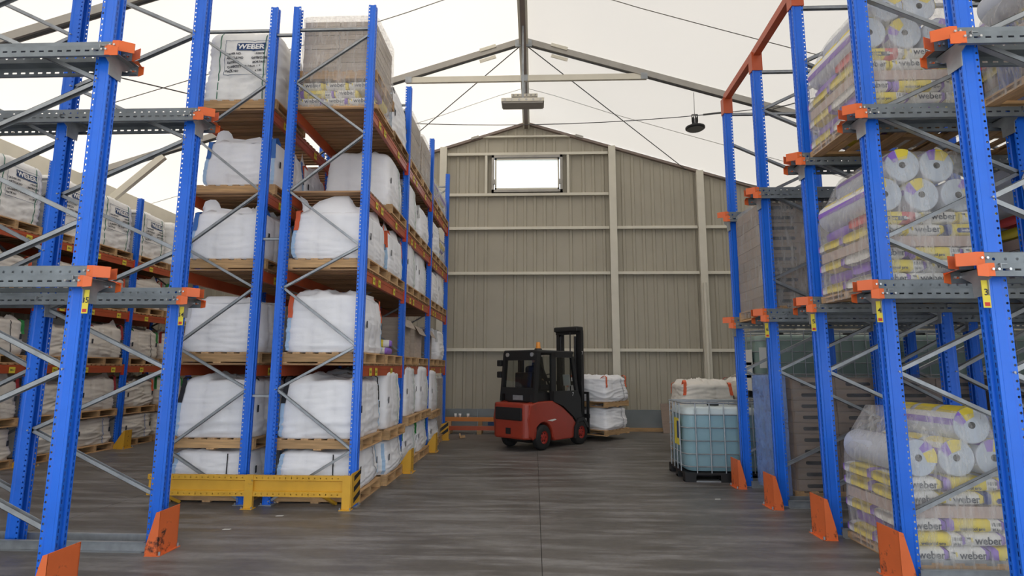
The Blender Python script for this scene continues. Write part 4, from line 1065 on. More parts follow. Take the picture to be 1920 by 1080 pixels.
film(3.02, 5.03, 3.92, 1.14, 0.94, H-0.02, 53, 'clear stretch film over the upper rail load of sacks by the aisle', FILM, dome=0.55, domey=0.25)
# second deep
H = sack_pallet(4.42, 5.03, 0.0, 'second right floor load', 'on the second floor load', full2=False, rolls=((0.17, 0), (0.50, 0), (0.83, 0)))
H = sack_pallet(4.42, 5.03, 2.33, 'second right lower rail load', 'on the second lower rail load', full2=False, rolls=((0.18, 0), (0.52, 0), (0.36, 1)))
H = sack_pallet(4.42, 5.03, 3.93, 'second right upper rail load', 'on the second upper rail load', full2=False, rolls=((0.18, 0), (0.52, 0), (0.36, 1)))
# nearest lane, at the right edge of the frame
H = sack_pallet(4.15, 3.90, 2.33, 'right edge lower load', 'of the nearest lower load', full2=False, rolls=((0.18, 0), (0.52, 0)))
film(4.15, 3.90, 2.32, 1.14, 0.9, 1.02, 54, 'clear stretch film over the nearest lower load at the right edge', FILM, dome=0.3, domey=0.25)
H = sack_pallet(3.95, 3.90, 3.93, 'right edge upper load', 'of the nearest upper load', full2=False, rolls=((0.18, 0), (0.52, 0)))
film(3.95, 3.90, 3.92, 1.14, 0.9, 1.02, 55, 'clear stretch film over the nearest upper load at the right edge', FILM, dome=0.3, domey=0.25)

# top shelf of the double rack: cartons on sacks, wrapped
zt = LV[3]+dz
pallet(PALS, (XRW, YS[0]+0.02, zt), 0, 'wooden pallet under sacks, aisle rack row, top shelf, first from front', 'pallets of the aisle-side rack row')
y0 = YS[0]-0.44
for li, pt in enumerate((('end', 'end', 'endy'), ('side', 'endy'), ('endy', 'endy', 'end'))):
    x = -3.22
    for pi, k in enumerate(pt):
        L, Wd = SK[k][2:4]; sack(k, x+L/2, y0+Wd/2, zt+0.066+li*(HS-.004), f'{("low", "middle", "high")[li]} layer {PO[pi]}, top shelf under cartons', 'sacks on the top shelf', 0, True); x += L+0.01
        sack('side' if k != 'side' else 'end', x-L/2-0.01, y0+0.66, zt+0.066+li*(HS-.004), f'{("low", "middle", "high")[li]} layer rear {PO[pi]}, top shelf under cartons', 'rear sacks on the top shelf', PI/2, False)
zc = zt+0.066+3*HS-0.006
pallet(PAL, (XRW, YS[0]+0.02, zc), 0, 'wooden pallet between sacks and cartons on the top shelf by the aisle', 'pallets of the aisle-side rack row')
carton_stack(-3.20, YS[0]-0.44, zc+0.14, 1.0, 0.92, 0.50, 11, 0.068, CARDL, 'top shelf by aisle', 'cartons on the top shelf', slot=False)
film(-3.22, YS[0]-0.46, zt+0.02, 1.04, 0.96, 1.33, 61, 'clear stretch film over the cartons and sacks on the top shelf', FILM, off=0.03)
# rest of the top shelf
def wrapped_stack(y, zt, kind, label, idx):
    pallet(PAL, (XRW, y, zt), 0, f'wooden pallet under {label}', 'pallets of the aisle-side rack row')
    if kind == 'rolls':
        for lv in range(2):
            for j in range(3):
                roll(XRW-0.33+0.33*j, y-0.43, zt+0.14+0.158+0.30*lv, f'mesh roll in {label}, {("lower", "upper")[lv]} tier, {("inner", "middle", "outer")[j]}', f'rolls among {label}', rs.uniform(0, 3))
        film(XRW-0.5, y-0.45, zt+0.1, 1.0, 0.9, 0.74, 70+idx, f'clear stretch film over {label}', FILM, dome=0.2, domey=0.1)
    elif kind == 'tall':
        carton_stack(XRW-0.5, y-0.45, zt+0.14, 1.0, 0.9, 0.50, 6, 0.15, CARDL, f'{label}', f'cartons among {label}', slot=False)
        film(XRW-0.5, y-0.45, zt+0.1, 1.0, 0.9, 0.98, 80+idx, f'clear stretch film over {label}', FILM, off=0.03)
bag('f', (XRW, YS[1], zt+0.14), 'tall white bulk bag on the top shelf of the aisle-side row, second from front', 'bulk bags of the aisle-side rack row')
pallet(PAL, (XRW, YS[1], zt), 0, 'wooden pallet on the top shelf of the aisle-side row, second from front', 'pallets of the aisle-side rack row')
wrapped_stack(YS[2], zt, 'tall', 'third top shelf load', 1)
wrapped_stack(YS[3], zt, 'tall', 'fourth top shelf load', 2)
wrapped_stack(YS[4], zt, 'rolls', 'fifth top shelf load', 3)
wrapped_stack(YS[5], zt, 'rolls', 'farthest top shelf load', 4)
wrapped_stack(YS[5], LV[2]+dz, 'rolls', 'farthest third shelf load', 5)
# bottom shelf odds and ends
z1 = LV[0]+dz
pallet(PAL, (XRW, YS[1], z1), 0, 'wooden pallet under yellow sacks on the bottom shelf beside the aisle', 'pallets of the aisle-side rack row')
for li in range(2):
    for j in range(2): sack('side', XRW-0.22+0.48*j, YS[1]-0.15+0.1*li, z1+0.14+li*HS, f'aisle row bottom shelf, {("lower", "upper")[li]} {("inner", "outer")[j]}', 'yellow sacks on the bottom shelf', 0.2*li, False)
def open_carton(x, y, z, w_, d, h, rz, label):
    t = thing('open_carton', label, 'carton', (x, y, z), rz, 'open cartons on the bottom shelf')
    b = MB(); g = 0.006
    b.box(-w_/2, w_/2, -d/2, d/2, 0, g).box(-w_/2, -w_/2+g, -d/2, d/2, 0, h).box(w_/2-g, w_/2, -d/2, d/2, 0, h).box(-w_/2, w_/2, -d/2, -d/2+g, 0, h).box(-w_/2, w_/2, d/2-g, d/2, 0, h)
    put('carton_body', b.mesh('carton_body', CARDL), t)
    put('flap', MB().bar((w_/2, 0, h), (w_/2+0.10, 0, h-0.16), d*0.95, 0.005, (0, 0, 1)).mesh('flap', CARDL), t)
    put('flap', MB().bar((-w_/2, 0, h), (-w_/2-0.10, 0, h+0.1), d*0.95, 0.005, (0, 0, 1)).mesh('flap', CARDL), t)
for i, (yy, hh) in enumerate(((YS[2], 0.66), (YS[3], 0.60), (YS[4], 0.62))):
    pallet(PAL, (XRW, yy, z1), 0, f'wooden pallet under the {ORD[i]} open carton on the bottom shelf', 'pallets of the aisle-side rack row')
    open_carton(XRW-0.03, yy, z1+0.14, 0.92, 0.8, hh, 0.03*i, f'{("nearest", "middle", "farthest")[i]} open brown carton on the bottom shelf beside the aisle')
# wrapped columns at the far end of the floor row
pallet(PAL, (XRW+0.02, YS[5], 0), 0, 'wooden pallet under the wrapped column at the far end of the middle rack', 'pallets of the aisle-side rack row')
carton_stack(XRW-0.5, YS[5]-0.45, 0.14, 1.0, 0.9, 0.5, 8, 0.16, CARDL, 'far end of middle rack', 'cartons at the far end of the middle rack', slot=False)
film(XRW-0.5, YS[5]-0.45, 0.05, 1.0, 0.9, 1.42, 91, 'clear stretch film around the column at the far end of the middle rack', FILM, off=0.03)

# ---------------------------------------------------------------- liquid tanks
def rounded_rect(w_, d, r, n=5):
    P = []
    for cx, cy, a0 in ((w_/2-r, d/2-r, 0), (-w_/2+r, d/2-r, PI/2), (-w_/2+r, -d/2+r, PI), (w_/2-r, -d/2+r, 1.5*PI)):
        for k in range(n+1): a = a0+PI/2*k/n; P.append((cx+r*math.cos(a), cy+r*math.sin(a)))
    return P
def tank_parts(fill, low, upm):
    W, D = 1.20, 1.0; z0, z1 = 0.15, 1.08; P = []
    b = MB(); R0 = rounded_rect(W-0.06, D-0.06, 0.14); n = len(R0)
    levels = [(0.93, z0), (1.0, z0+0.05), (1.0, fill), (1.0, fill+0.001), (1.0, z1-0.09), (0.95, z1-0.02), (0.55, z1)]
    for k, z in levels: b.v += [(x*k, y*k, z) for x, y in R0]
    for j in range(len(levels)-1):
        for i in range(n): b.f.append((j*n+i, j*n+(i+1) % n, (j+1)*n+(i+1) % n, (j+1)*n+i)); b.m.append(0 if j < 2 else 1)
    b.f.append(tuple(range((len(levels)-1)*n, len(levels)*n))); b.m.append(1)
    P.append(('bottle', b.mesh('bottle', [low, upm], True)))
    P.append(('lid', MB().lathe([(0, 1.13), (0.085, 1.13), (0.09, 1.12), (0.09, 1.07)], n=20).mesh('lid', FBLK)))
    R1 = rounded_rect(W-0.01, D-0.01, 0.13); hb = MB()
    def ring(z, r): 
        m_ = MB()
        for i in range(len(R1)):
            p, q = R1[i], R1[(i+1) % len(R1)]; m_.tube((p[0], p[1], z), (q[0], q[1], z), r, 6, caps=False)
        return m_
    for z in (0.22, 0.40, 0.59, 0.78, 0.97, 1.14): P.append(('cage_hoop', ring(z, 0.009 if z < 1.1 else 0.013).mesh('cage_hoop', GALV)))
    vb = MB().tube((0, 0, 0.13), (0, 0, 1.14), 0.009, 6).mesh('cage_bar', GALV)
    for i in range(5):
        x = -0.42+0.21*i
        for s in (-1, 1): P.append(('cage_bar', vb, (x, s*(D/2+0.004), 0)))
    for i in range(4):
        y = -0.30+0.2*i
        for s in (-1, 1): P.append(('cage_bar', vb, (s*(W/2+0.004), y, 0)))
    for s in (-1, 1): P.append(('top_bar', MB().bar((-W/2, s*0.12, 1.15), (W/2, s*0.12, 1.15), 0.03, 0.02).mesh('top_bar', GALV)))
    b = MB().box(-W/2, W/2, -D/2, D/2, 0.10, 0.135); 
    P.append(('tray', b.mesh('tray', FBLK)))
    for sx in (-1, 0, 1):
        for sy in (-1, 0, 1):
            P.append(('foot_block', MB().box(sx*0.52-0.08, sx*0.52+0.08, sy*0.43-0.07, sy*0.43+0.07, 0, 0.10).mesh('foot_block', FBLK)))
    for sy in (-1, 0, 1): P.append(('runner', MB().box(-W/2, W/2, sy*0.43-0.06, sy*0.43+0.06, 0, 0.02).mesh('runner', GALV if sy < 0 else FBLK)))
    return P
TP = tank_parts(0.96, BOTL, BOTU); TG = tank_parts(0.9, BOTG, BOTG)
def tank(P, loc, label, rz=0.0, tag=False):
    t = thing('liquid_tank', label, 'tank', loc, rz, 'caged liquid tanks')
    for p in P: put(p[0], p[1], t, p[2] if len(p) > 2 else (0, 0, 0))
    if tag:
        q = put('warning_label', MB().box(-0.002, 0, -0.17, 0.13, 0.50, 0.90).mesh('warning_label', TAG), t, (-0.61, -0.12, 0))
        put('label_panel', MB().box(-0.004, -0.002, -0.15, -0.04, 0.60, 0.86).mesh('label_panel', NAVY), q)
        put('label_edge', MB().box(-0.004, -0.002, -0.17, -0.155, 0.50, 0.90).mesh('label_edge', WHITEP), q)
    return t
tank(TP, (2.82, 9.15, 0), 'caged tank of pale blue liquid on a black pallet beside the aisle', 0.0, True)
for j in range(5):
    x = 4.40+1.24*j
    if x > 9.0: break
    tank(TG, (x, 10.3, 0), f'{ORD[j]} greenish caged tank of the lower row behind the right rack', 0.0)
    tk = tank(TG, (x, 10.3, 1.17), f'{ORD[j]} greenish caged tank of the upper row behind the right rack', 0.0)
    if j == 0:
        for k in range(3): put('paper_sheet', MB().box(-0.62, -0.615, -0.35+0.04*k, 0.10, 0.55-0.22*k, 0.82-0.22*k).mesh('paper_sheet', PAPER), tk)
        put('paper_sheet', MB().box(-0.56, -0.44, -0.52, -0.515, 0.5, 0.85).mesh('paper_sheet', PAPER), tk)

# bag stacks behind the blue tank
for j, (x, y, k1, k2) in enumerate(((3.40, 11.75, 'n', 'o'), (4.55, 11.95, 'm', 'o'))):
    w_ = ('nearer the aisle', 'farther from the aisle')[j]
    pallet(PAL, (x, y, 0), 0, f'wooden pallet on the floor behind the blue tank, {w_}', 'pallets behind the tank')
    bag('o', (x, y, 0.14), f'flattened lower bulk bag behind the blue tank, {w_}', 'bulk bags behind the tank')
    pallet(PAL, (x, y, 0.69), 0, f'wooden pallet between two bulk bags behind the blue tank, {w_}', 'pallets behind the tank')
    bag(k1, (x, y, 0.83), f'crumpled upper bulk bag behind the blue tank, {w_}', 'bulk bags behind the tank')
t = thing('flattened_carton', 'flattened brown cartons leaning against the back wall right of the forklift load', 'carton', (3.52, 15.05, 0), 0.0)
for k in range(3): put('card_sheet', MB().bar((0.03*k, 0.08*k, 0.0), (0.03*k, 0.26+0.04*k, 0.74-0.03*k), 0.36, 0.02, (0, 1, 0)).mesh('card_sheet', CARD), t)

# ---------------------------------------------------------------- things stored along the back wall
t = thing('stored_beam', 'orange rack beam lying on bearers along the back wall', 'beam', (-1.75, 14.75, 0.30))
put('beam_body', MB().box(-0.75, 1.3, -0.05, 0.05, 0, 0.10).mesh('beam_body', OYEL), t)
t = thing('stored_beam', 'rust coloured rack beam lying lowest by the back wall', 'beam', (-1.75, 14.6, 0.09))
put('beam_body', MB().box(-0.75, 1.25, -0.05, 0.05, 0, 0.10).mesh('beam_body', BEAM), t)
t = thing('stored_beam', 'dark blue steel beam lying on wood near the forklift', 'beam', (-0.75, 14.75, 0.20))
put('beam_body', MB().box(-0.45, 0.45, -0.05, 0.05, 0, 0.08).mesh('beam_body', NAVY), t)
for i, x in enumerate((-2.2, -1.4, -0.95)):
    put('timber_bearer', MB().box(-0.06, 0.06, -0.25, 0.25, 0, 0.09).box(-0.05, 0.05, -0.15, 0.2, 0.09, 0.30 if False else 0.09).mesh('timber_bearer', WOOD), None, (x, 14.7, 0), label=f'{("left", "middle", "right")[i]} short timber bearer under the stored rack beams', cat='timber', group='timber bearers')
    put('timber_block', MB().box(-0.05, 0.05, -0.02, 0.10, 0, 0.11).mesh('timber_block', WOOD), None, (x, 14.72, 0.19), label=f'{("left", "middle", "right")[i]} small timber block under the orange beam', cat='timber', group='timber blocks')
for i, x in enumerate((-2.05, -1.93, -1.72)):
    put('plastic_cup', MB().lathe([(0, 0), (0.025, 0), (0.035, 0.09), (0.031, 0.09), (0.022, 0.006), (0, 0.006)], n=14).mesh('plastic_cup', WHITEP, True), None, (x, 14.75, 0.40), label=f'white plastic cup on the orange beam, {("left", "middle", "right")[i]} of three', cat='cup', group='cups on the beam')
t = thing('striped_guard', 'yellow and black striped end guard at the far corner of the middle rack', 'guard', (-2.17, 13.3, 0))
put('guard_plate', MB().prism([(-0.13, 0), (0.17, 0), (0.17, 0.42), (0.0, 0.36), (-0.13, 0.12)], lambda a, c, q: (a, q, c), 0, 0.02).mesh('guard_plate', YEL), t)
for k in range(3):
    z = -0.02+0.13*k
    put('black_stripe', MB().prism([(-0.12, max(0.0, z)), (0.16, z+0.22 if z+0.22 < 0.40 else 0.40), (0.16, min(0.415, z+0.30)), (-0.12, z+0.08)], lambda a, c, q: (a, q, c), -0.003, 0.0).mesh('black_stripe', BLACKP), t) if k < 2 else None
put('base_plate', MB().box(-0.15, 0.19, -0.1, 0.1, 0, 0.008).mesh('base_plate', YEL), t)
put('wood_offcut', MB().bar((0, 0, 0.03), (0.12, 0.05, 0.05), 0.05, 0.05).bar((0.02, 0, 0.02), (0.0, 0.03, 0.12), 0.03, 0.03, (1, 0, 0)).mesh('wood_offcut', WOODY), None, (-1.78, 13.6, 0), label='small broken wooden offcut on the floor beside the striped guard', cat='wood')
for i, (x, y) in enumerate(((2.30, 7.55), (-2.9, 6.45), (-3.2, 5.9))):
    put('litter_scrap', MB().prism([(0, 0), (0.07, 0.01), (0.08, 0.03), (0.01, 0.025)], lambda a, c, q: (a, c, q), 0, 0.003).mesh('litter_scrap', PAPER), None, (x, y, 0.0), label=('small white scrap on the floor by the right rack', 'small pale scrap on the floor near the barrier', 'small pale scrap on the open floor left')[i], cat='scrap')

# ---------------------------------------------------------------- forklift
FK = thing('forklift', 'red and black forklift truck carrying stacked bags near the back wall', 'forklift', (0.22, 12.60, 0), R(50))
FK.scale = (0.91, 0.96, 0.98)
def ext(poly, y0, y1): return MB().prism(poly, lambda a, c, q: (a, q, c), y0, y1)
def bev(o, w_=0.02, seg=2):
    m = o.modifiers.new('bevel', 'BEVEL'); m.width = w_; m.segments = seg; m.limit_method = 'ANGLE'; m.angle_limit = R(35); return o
def arch(cx, r, z0, n=8): return [(cx + r*math.cos(a), z0 + r*math.sin(a)) for a in [PI - PI*k/n for k in range(n+1)]]
body = [(-1.18, 0.30), (-1.05, 0.22)] + arch(-0.70, 0.33, 0.24) + [(-0.30, 0.16), (0.42, 0.16), (0.60, 0.42), (0.40, 0.62), (0.0, 0.86), (-0.35, 1.00), (-0.95, 0.99), (-1.16, 0.93), (-1.22, 0.65)]
bev(put('side_body', ext(body, -0.52, -0.30).mesh('side_body', FRED), FK), 0.03)
bev(put('side_body', ext(body, 0.30, 0.52).mesh('side_body', FRED), FK), 0.03)
bev(put('counterweight', MB().prism([(-1.28, -0.40), (-1.20, -0.50), (-0.90, -0.50), (-0.90, 0.50), (-1.20, 0.50), (-1.28, 0.40)], lambda a, c, q: (a, c, q), 0.24, 0.97).mesh('counterweight', FRED), FK), 0.04)
put('chassis', MB().box(-0.95, 0.65, -0.30, 0.30, 0.15, 0.90).mesh('chassis', FBLK), FK)
bev(put('rear_grille', MB().box(-1.31, -1.26, -0.38, 0.38, 0.62, 0.88).mesh('rear_grille', FBLK), FK), 0.02)
put('tow_pin', MB().box(-1.31, -1.27, -0.06, 0.06, 0.34, 0.46).mesh('tow_pin', FBLK), FK)
bev(put('engine_hood', MB().box(-0.98, -0.30, -0.40, 0.40, 0.97, 1.18).mesh('engine_hood', FBLK), FK), 0.03)
put('number_plate', MB().box(-1.005, -0.985, -0.16, 0.12, 1.02, 1.12).mesh('number_plate', GALV), FK)
door = [(-0.34, 0.98), (0.02, 0.88), (0.42, 0.64), (0.66, 0.42), (0.74, 0.42), (0.74, 1.0), (0.62, 1.20), (-0.34, 1.20)]
for y in (-0.53, 0.49): put('side_panel', ext(door, y, y+0.04).mesh('side_panel', FBLK), FK)
# cab frame: rear posts, roof, front posts, door frames
for s in (-1, 1):
    y = s*0.47
    b = MB().bar((-0.96, y, 0.98), (-0.84, y, 2.02), 0.06, 0.12, (1, 0, 0)); put('rear_post', b.mesh('rear_post', FBLK), FK)
    put('middle_post', MB().bar((-0.30, y, 1.0), (-0.30, y, 2.03), 0.06, 0.16, (1, 0, 0)).mesh('middle_post', FBLK), FK)
    put('front_post', MB().bar((0.80, y, 0.45), (0.45, y, 1.95), 0.06, 0.10, (1, 0, 0)).mesh('front_post', FBLK), FK)
    put('door_header', MB().bar((-0.3, y, 1.98), (0.45, y, 1.98), 0.06, 0.10).mesh('door_header', FBLK), FK)
    put('door_glass', MB().box(-0.22, 0.52, y-0.004, y+0.004, 1.20, 1.94).mesh('door_glass', CABG), FK)
    put('side_glass', MB().box(-0.86, -0.38, y-0.004, y+0.004, 1.2, 1.95).mesh('side_glass', CABG), FK)
    put('roof_lamp', MB().tube((-0.93, s*0.36, 1.98), (-0.90, s*0.36, 1.98), 0.045, 12).mesh('roof_lamp', LAMPG), FK)
bev(put('overhead_guard', MB().box(-0.90, 0.50, -0.50, 0.50, 2.00, 2.08).mesh('overhead_guard', FBLK), FK), 0.03)
put('rear_header', MB().box(-0.90, -0.84, -0.48, 0.48, 1.86, 2.02).mesh('rear_header', FBLK), FK)
put('rear_sill', MB().box(-1.0, -0.90, -0.46, 0.46, 1.14, 1.28).mesh('rear_sill', FBLK), FK)
put('rear_glass', MB().add([(-0.94, -0.44, 1.26), (-0.94, 0.44, 1.26), (-0.87, 0.44, 1.90), (-0.87, -0.44, 1.90)], [(0, 1, 2, 3)]) or None, FK) if False else None
g = MB(); g.add([(-0.94, -0.44, 1.26), (-0.94, 0.44, 1.26), (-0.87, 0.44, 1.90), (-0.87, -0.44, 1.90)], [(0, 1, 2, 3)]); put('rear_glass', g.mesh('rear_glass', CABG), FK)
for z in (1.80, 1.55): bev(put('work_lamp', MB().box(-0.98, -0.86, 0.52, 0.64, z-0.07, z+0.07).mesh('work_lamp', FBLK), FK), 0.02)
bc = put('beacon', MB().lathe([(0, 0.17), (0.045, 0.165), (0.055, 0.05), (0.07, 0.0)], n=16).mesh('beacon', AMBER, True), FK, (-0.55, -0.25, 2.09))
put('beacon_base', MB().lathe([(0.08, 0.03), (0.09, 0.0), (0, 0.0)], n=16).mesh('beacon_base', FBLK), bc)
bev(put('seat', MB().box(-0.72, -0.22, -0.24, 0.24, 1.10, 1.20).box(-0.80, -0.68, -0.24, 0.24, 1.15, 1.60).mesh('seat', FBLK), FK), 0.03)
b = MB(); 
for k in range(16):
    a = 2*PI*k/16; c = 2*PI*(k+1)/16; b.tube((0.12+0.06*math.sin(a), 0.15*math.cos(a), 1.42+0.14*math.sin(a)), (0.12+0.06*math.sin(c), 0.15*math.cos(c), 1.42+0.14*math.sin(c)), 0.012, 5, caps=False)
b.tube((0.12, 0, 1.42), (0.35, 0, 1.0), 0.025, 8)
put('steering_wheel', b.mesh('steering_wheel', FBLK), FK)
put('clipboard', MB().bar((0.50, -0.30, 1.30), (0.46, -0.30, 1.55), 0.20, 0.01, (1, 0, 0)).mesh('clipboard', PAPER), FK)
# fender, wheels
put('front_fender', ext([(0.42, 0.16), (0.44, 0.40), (0.58, 0.58), (0.80, 0.60), (0.98, 0.45), (1.0, 0.36), (0.95, 0.36), (0.80, 0.52), (0.60, 0.50), (0.50, 0.36), (0.48, 0.16)], -0.56, -0.28).mesh('front_fender', FBLK), FK)
put('front_fender', ext([(0.42, 0.16), (0.44, 0.40), (0.58, 0.58), (0.80, 0.60), (0.98, 0.45), (1.0, 0.36), (0.95, 0.36), (0.80, 0.52), (0.60, 0.50), (0.50, 0.36), (0.48, 0.16)], 0.28, 0.56).mesh('front_fender', FBLK), FK)
def wheel(x, y, r, w_):
    s = -1 if y < 0 else 1
    t_ = put('wheel', MB().lathe([(r*0.52, -w_/2), (r*0.88, -w_/2), (r*0.98, -w_/2+0.025), (r, -w_/4), (r, w_/4), (r*0.98, w_/2-0.025), (r*0.88, w_/2), (r*0.52, w_/2)], axis='Y', n=28).mesh('wheel', TYRE, True), FK, (x, y, r))
    put('rim', MB().lathe([(0, s*w_*0.30), (r*0.18, s*w_*0.42), (r*0.24, s*w_*0.30), (r*0.44, s*w_*0.28), (r*0.53, s*w_*0.48), (r*0.53, -s*w_*0.45)], axis='Y', n=24).mesh('rim', RIM, True), t_)
    for k in range(6):
        a = 2*PI*k/6; put('wheel_nut', MB().tube((r*0.33*math.cos(a), s*w_*0.27, r*0.33*math.sin(a)), (r*0.33*math.cos(a), s*w_*0.38, r*0.33*math.sin(a)), 0.012, 6).mesh('wheel_nut', FBLK), t_)
wheel(-0.70, -0.45, 0.26, 0.17); wheel(-0.70, 0.45, 0.26, 0.17); wheel(0.72, -0.45, 0.27, 0.20); wheel(0.72, 0.45, 0.27, 0.20)
# mast
for s in (-1, 1):
    put('mast_channel', MB().box(1.0, 1.11, s*0.33-0.045, s*0.33+0.045, 0.08, 2.52).mesh('mast_channel', FBLK), FK)
    put('inner_mast_channel', MB().box(1.03, 1.12, s*0.24-0.03, s*0.24+0.03, 0.10, 2.60).mesh('inner_mast_channel', FBLK), FK)
    put('lift_cylinder', MB().tube((0.97, s*0.22, 0.2), (0.97, s*0.22, 2.45), 0.03, 10).mesh('lift_cylinder', FBLK), FK)
    put('tilt_cylinder', MB().tube((0.4, s*0.28, 0.5), (1.0, s*0.28, 0.75), 0.03, 8).mesh('tilt_cylinder', FBLK), FK)
for z in (0.35, 1.3, 2.50): put('mast_cross_bar', MB().box(0.98, 1.10, -0.38, 0.38, z, z+0.09).mesh('mast_cross_bar', FBLK), FK)
bev(put('mast_head', MB().box(0.86, 1.14, -0.36, 0.36, 2.56, 2.68).mesh('mast_head', FBLK), FK), 0.03)
put('hydraulic_hose', MB().tube((0.90, -0.12, 2.55), (0.92, -0.10, 1.0), 0.015, 6).mesh('hydraulic_hose', FBLK), FK)
put('fork_carriage', MB().box(1.13, 1.19, -0.48, 0.48, 0.20, 0.30).box(1.13, 1.19, -0.48, 0.48, 0.55, 0.64).box(1.13, 1.17, -0.48, -0.42, 0.2, 1.15).box(1.13, 1.17, 0.42, 0.48, 0.2, 1.15).box(1.13, 1.17, -0.48, 0.48, 1.10, 1.15).mesh('fork_carriage', FBLK), FK)
for s in (-1, 1):
    put('fork', MB().box(1.19, 1.225, s*0.25-0.06, s*0.25+0.06, 0.08, 0.62).box(1.19, 2.45, s*0.25-0.06, s*0.25+0.06, 0.095, 0.125).mesh('fork', FBLK), FK)
put('number_print', text_mesh('7', 0.11, WHITEP, 0.002), FK, (0.40, -0.535, 1.12))
put('number_print', text_mesh('7', 0.10, WHITEP, 0.002), FK, (1.04, -0.38, 2.05))
put('model_print', text_mesh('20', 0.05, WHITEP, 0.001), FK, (-0.95, -0.54, 0.72)) if False else None
put('scratch_mark', ext([(-0.58, 0.60), (-0.30, 0.62), (-0.24, 0.60), (-0.40, 0.57)], -0.526, -0.522).mesh('scratch_mark', PAPER), FK)
# load
FM = Matrix.Translation((0.22, 12.60, 0)) @ Matrix.Rotation(R(50), 4, 'Z') @ Matrix.Diagonal((0.91, 0.96, 0.98, 1))
for i, (z, k) in enumerate(((0.0, None), (0.12, 'low'), (0.80, 'up'))): pass
bag_kind('k1', 0.92, 1.10, 0.50, 15, strap=None, skirt=0.0, tape=False, peak=0.02, wr=1.8, marks=False, sidestrap='black')
bag_kind('k2', 0.98, 1.14, 0.56, 16, strap='orange', skirt=0.04, tape=False, peak=0.04, wr=1.5, marks=True, sidestrap='black')
LOOK['k1'] = 'x'; PALK = pallet_parts(1.0, 1.16, 0.13)
p = FM @ Vector((2.02, -0.16, 0.127))
pallet(PALK, p, R(50), 'lower wooden pallet on the forks of the forklift', 'pallets on the forklift')
bag('k1', p+Vector((0, 0, 0.13)), 'lower white bulk bag on the forks of the forklift', 'bags on the forklift', R(50))
pallet(PALK, p+Vector((0, 0, 0.64)), R(50), 'upper wooden pallet between the two bags on the forklift', 'pallets on the forklift')
bag('k2', p+Vector((0, 0, 0.77)), 'upper white bulk bag with orange loops carried by the forklift', 'bags on the forklift', R(50))
# driver
def skinned(name, verts, edges, radii, mtl, parent, sub=2):
    me = bpy.data.meshes.new(name); me.from_pydata(verts, edges, []); o = bpy.data.objects.new(name, me); COL.objects.link(o)
    sk = o.modifiers.new('s', 'SKIN'); ss = o.modifiers.new('u', 'SUBSURF'); ss.levels = sub
    for v, r in zip(me.skin_vertices[0].data, radii): v.radius = (r, r) if not isinstance(r, tuple) else r
    me.skin_vertices[0].data[0].use_root = True
    bpy.context.view_layer.update()
    m2 = bpy.data.meshes.new_from_object(o.evaluated_get(bpy.context.evaluated_depsgraph_get()))
    bpy.data.objects.remove(o); m2.materials.clear(); m2.materials.append(mtl); m2.polygons.foreach_set('use_smooth', [True]*len(m2.polygons))
    return m2
dv = thing('person', 'forklift driver in dark clothes seated in the cab facing away', 'person', FM @ Vector((-0.42, 0, 1.20)), R(50))
V = [(0, 0, 0.08), (0.02, 0, 0.28), (0.03, 0, 0.44), (0.03, 0, 0.54), (0.05, 0, 0.62), (0.03, 0.19, 0.47), (0.14, 0.24, 0.24), (0.38, 0.15, 0.24), (0.03, -0.19, 0.47), (0.14, -0.24, 0.24), (0.38, -0.15, 0.24),
     (0.08, 0.10, 0.06), (0.46, 0.13, 0.06), (0.55, 0.13, -0.30), (0.66, 0.13, -0.34), (0.08, -0.10, 0.06), (0.46, -0.13, 0.06), (0.55, -0.13, -0.30), (0.66, -0.13, -0.34)]
Eg = [(0, 1), (1, 2), (2, 3), (3, 4), (2, 5), (5, 6), (6, 7), (2, 8), (8, 9), (9, 10), (0, 11), (11, 12), (12, 13), (13, 14), (0, 15), (15, 16), (16, 17), (17, 18)]
Rd = [(0.15, 0.12), (0.16, 0.11), (0.15, 0.10), 0.06, 0.055, 0.07, 0.05, 0.035, 0.07, 0.05, 0.035, 0.09, 0.07, 0.05, 0.045, 0.09, 0.07, 0.05, 0.045]
put('body', skinned('body', V, Eg, Rd, CLOTH, None), dv)
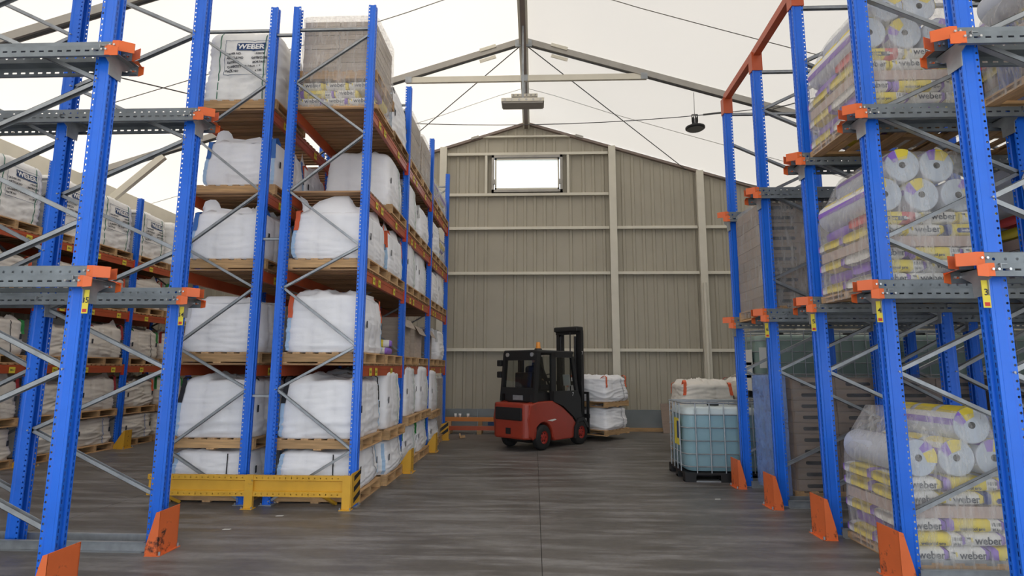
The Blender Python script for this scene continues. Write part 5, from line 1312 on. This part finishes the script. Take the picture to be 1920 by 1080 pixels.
hd = MB(); hd.lathe([(0, -0.12), (0.04, -0.118), (0.062, -0.09), (0.075, -0.03), (0.08, 0.03), (0.072, 0.08), (0.045, 0.11), (0, 0.12)], n=20)
hv = put('head', hd.mesh('head', SKIN, True), dv, (0.07, 0, 0.71)); hv.scale = (1.15, 0.95, 1.0)
put('nose', MB().prism([(0.07, -0.03), (0.105, -0.03), (0.08, 0.02)], lambda a, c, q: (a, q, c), -0.012, 0.012).mesh('nose', SKIN), hv)
for s in (-1, 1):
    put('ear', MB().lathe([(0, -0.02), (0.018, -0.012), (0.022, 0.012), (0, 0.022)], o=(0, s*0.08, 0), n=8).mesh('ear', SKIN, True), hv)
    put('eye', MB().lathe([(0, -0.01), (0.01, 0), (0, 0.01)], o=(0.073, s*0.03, 0.02), n=8).mesh('eye', INK, True), hv)
put('mouth', MB().box(0.068, 0.076, -0.025, 0.025, -0.062, -0.055).mesh('mouth', REDP), hv)
put('hair', MB().lathe([(0.079, -0.04), (0.088, 0.03), (0.08, 0.085), (0.05, 0.122), (0, 0.132)], o=(-0.012, 0, 0), n=20).mesh('hair', HAIR, True), hv)
for s in (-1, 1):
    h0 = Vector((0.38, s*0.15, 0.24))
    V2 = [h0, h0+Vector((0.05, 0, 0.0)), h0+Vector((0.09, 0, 0.0))]; E2 = [(0, 1), (1, 2)]; R2 = [0.028, (0.035, 0.018), (0.036, 0.016)]
    for k in range(4):
        b0 = h0+Vector((0.10, (k-1.5)*0.019, 0.0)); V2 += [b0, b0+Vector((0.03, 0, 0.012-0.002*k)), b0+Vector((0.045, 0, -0.012)), b0+Vector((0.03, 0, -0.03))]; n0 = len(V2)-4
        E2 += [(2, n0), (n0, n0+1), (n0+1, n0+2), (n0+2, n0+3)]; R2 += [0.009, 0.0085, 0.008, 0.0075]
    V2 += [h0+Vector((0.04, -s*0.035, 0.0)), h0+Vector((0.075, -s*0.05, -0.01)), h0+Vector((0.10, -s*0.05, -0.02))]; n0 = len(V2)-3
    E2 += [(1, n0), (n0, n0+1), (n0+1, n0+2)]; R2 += [0.011, 0.010, 0.009]
    put('hand', skinned('hand', V2, E2, R2, SKIN, None, 1), dv)
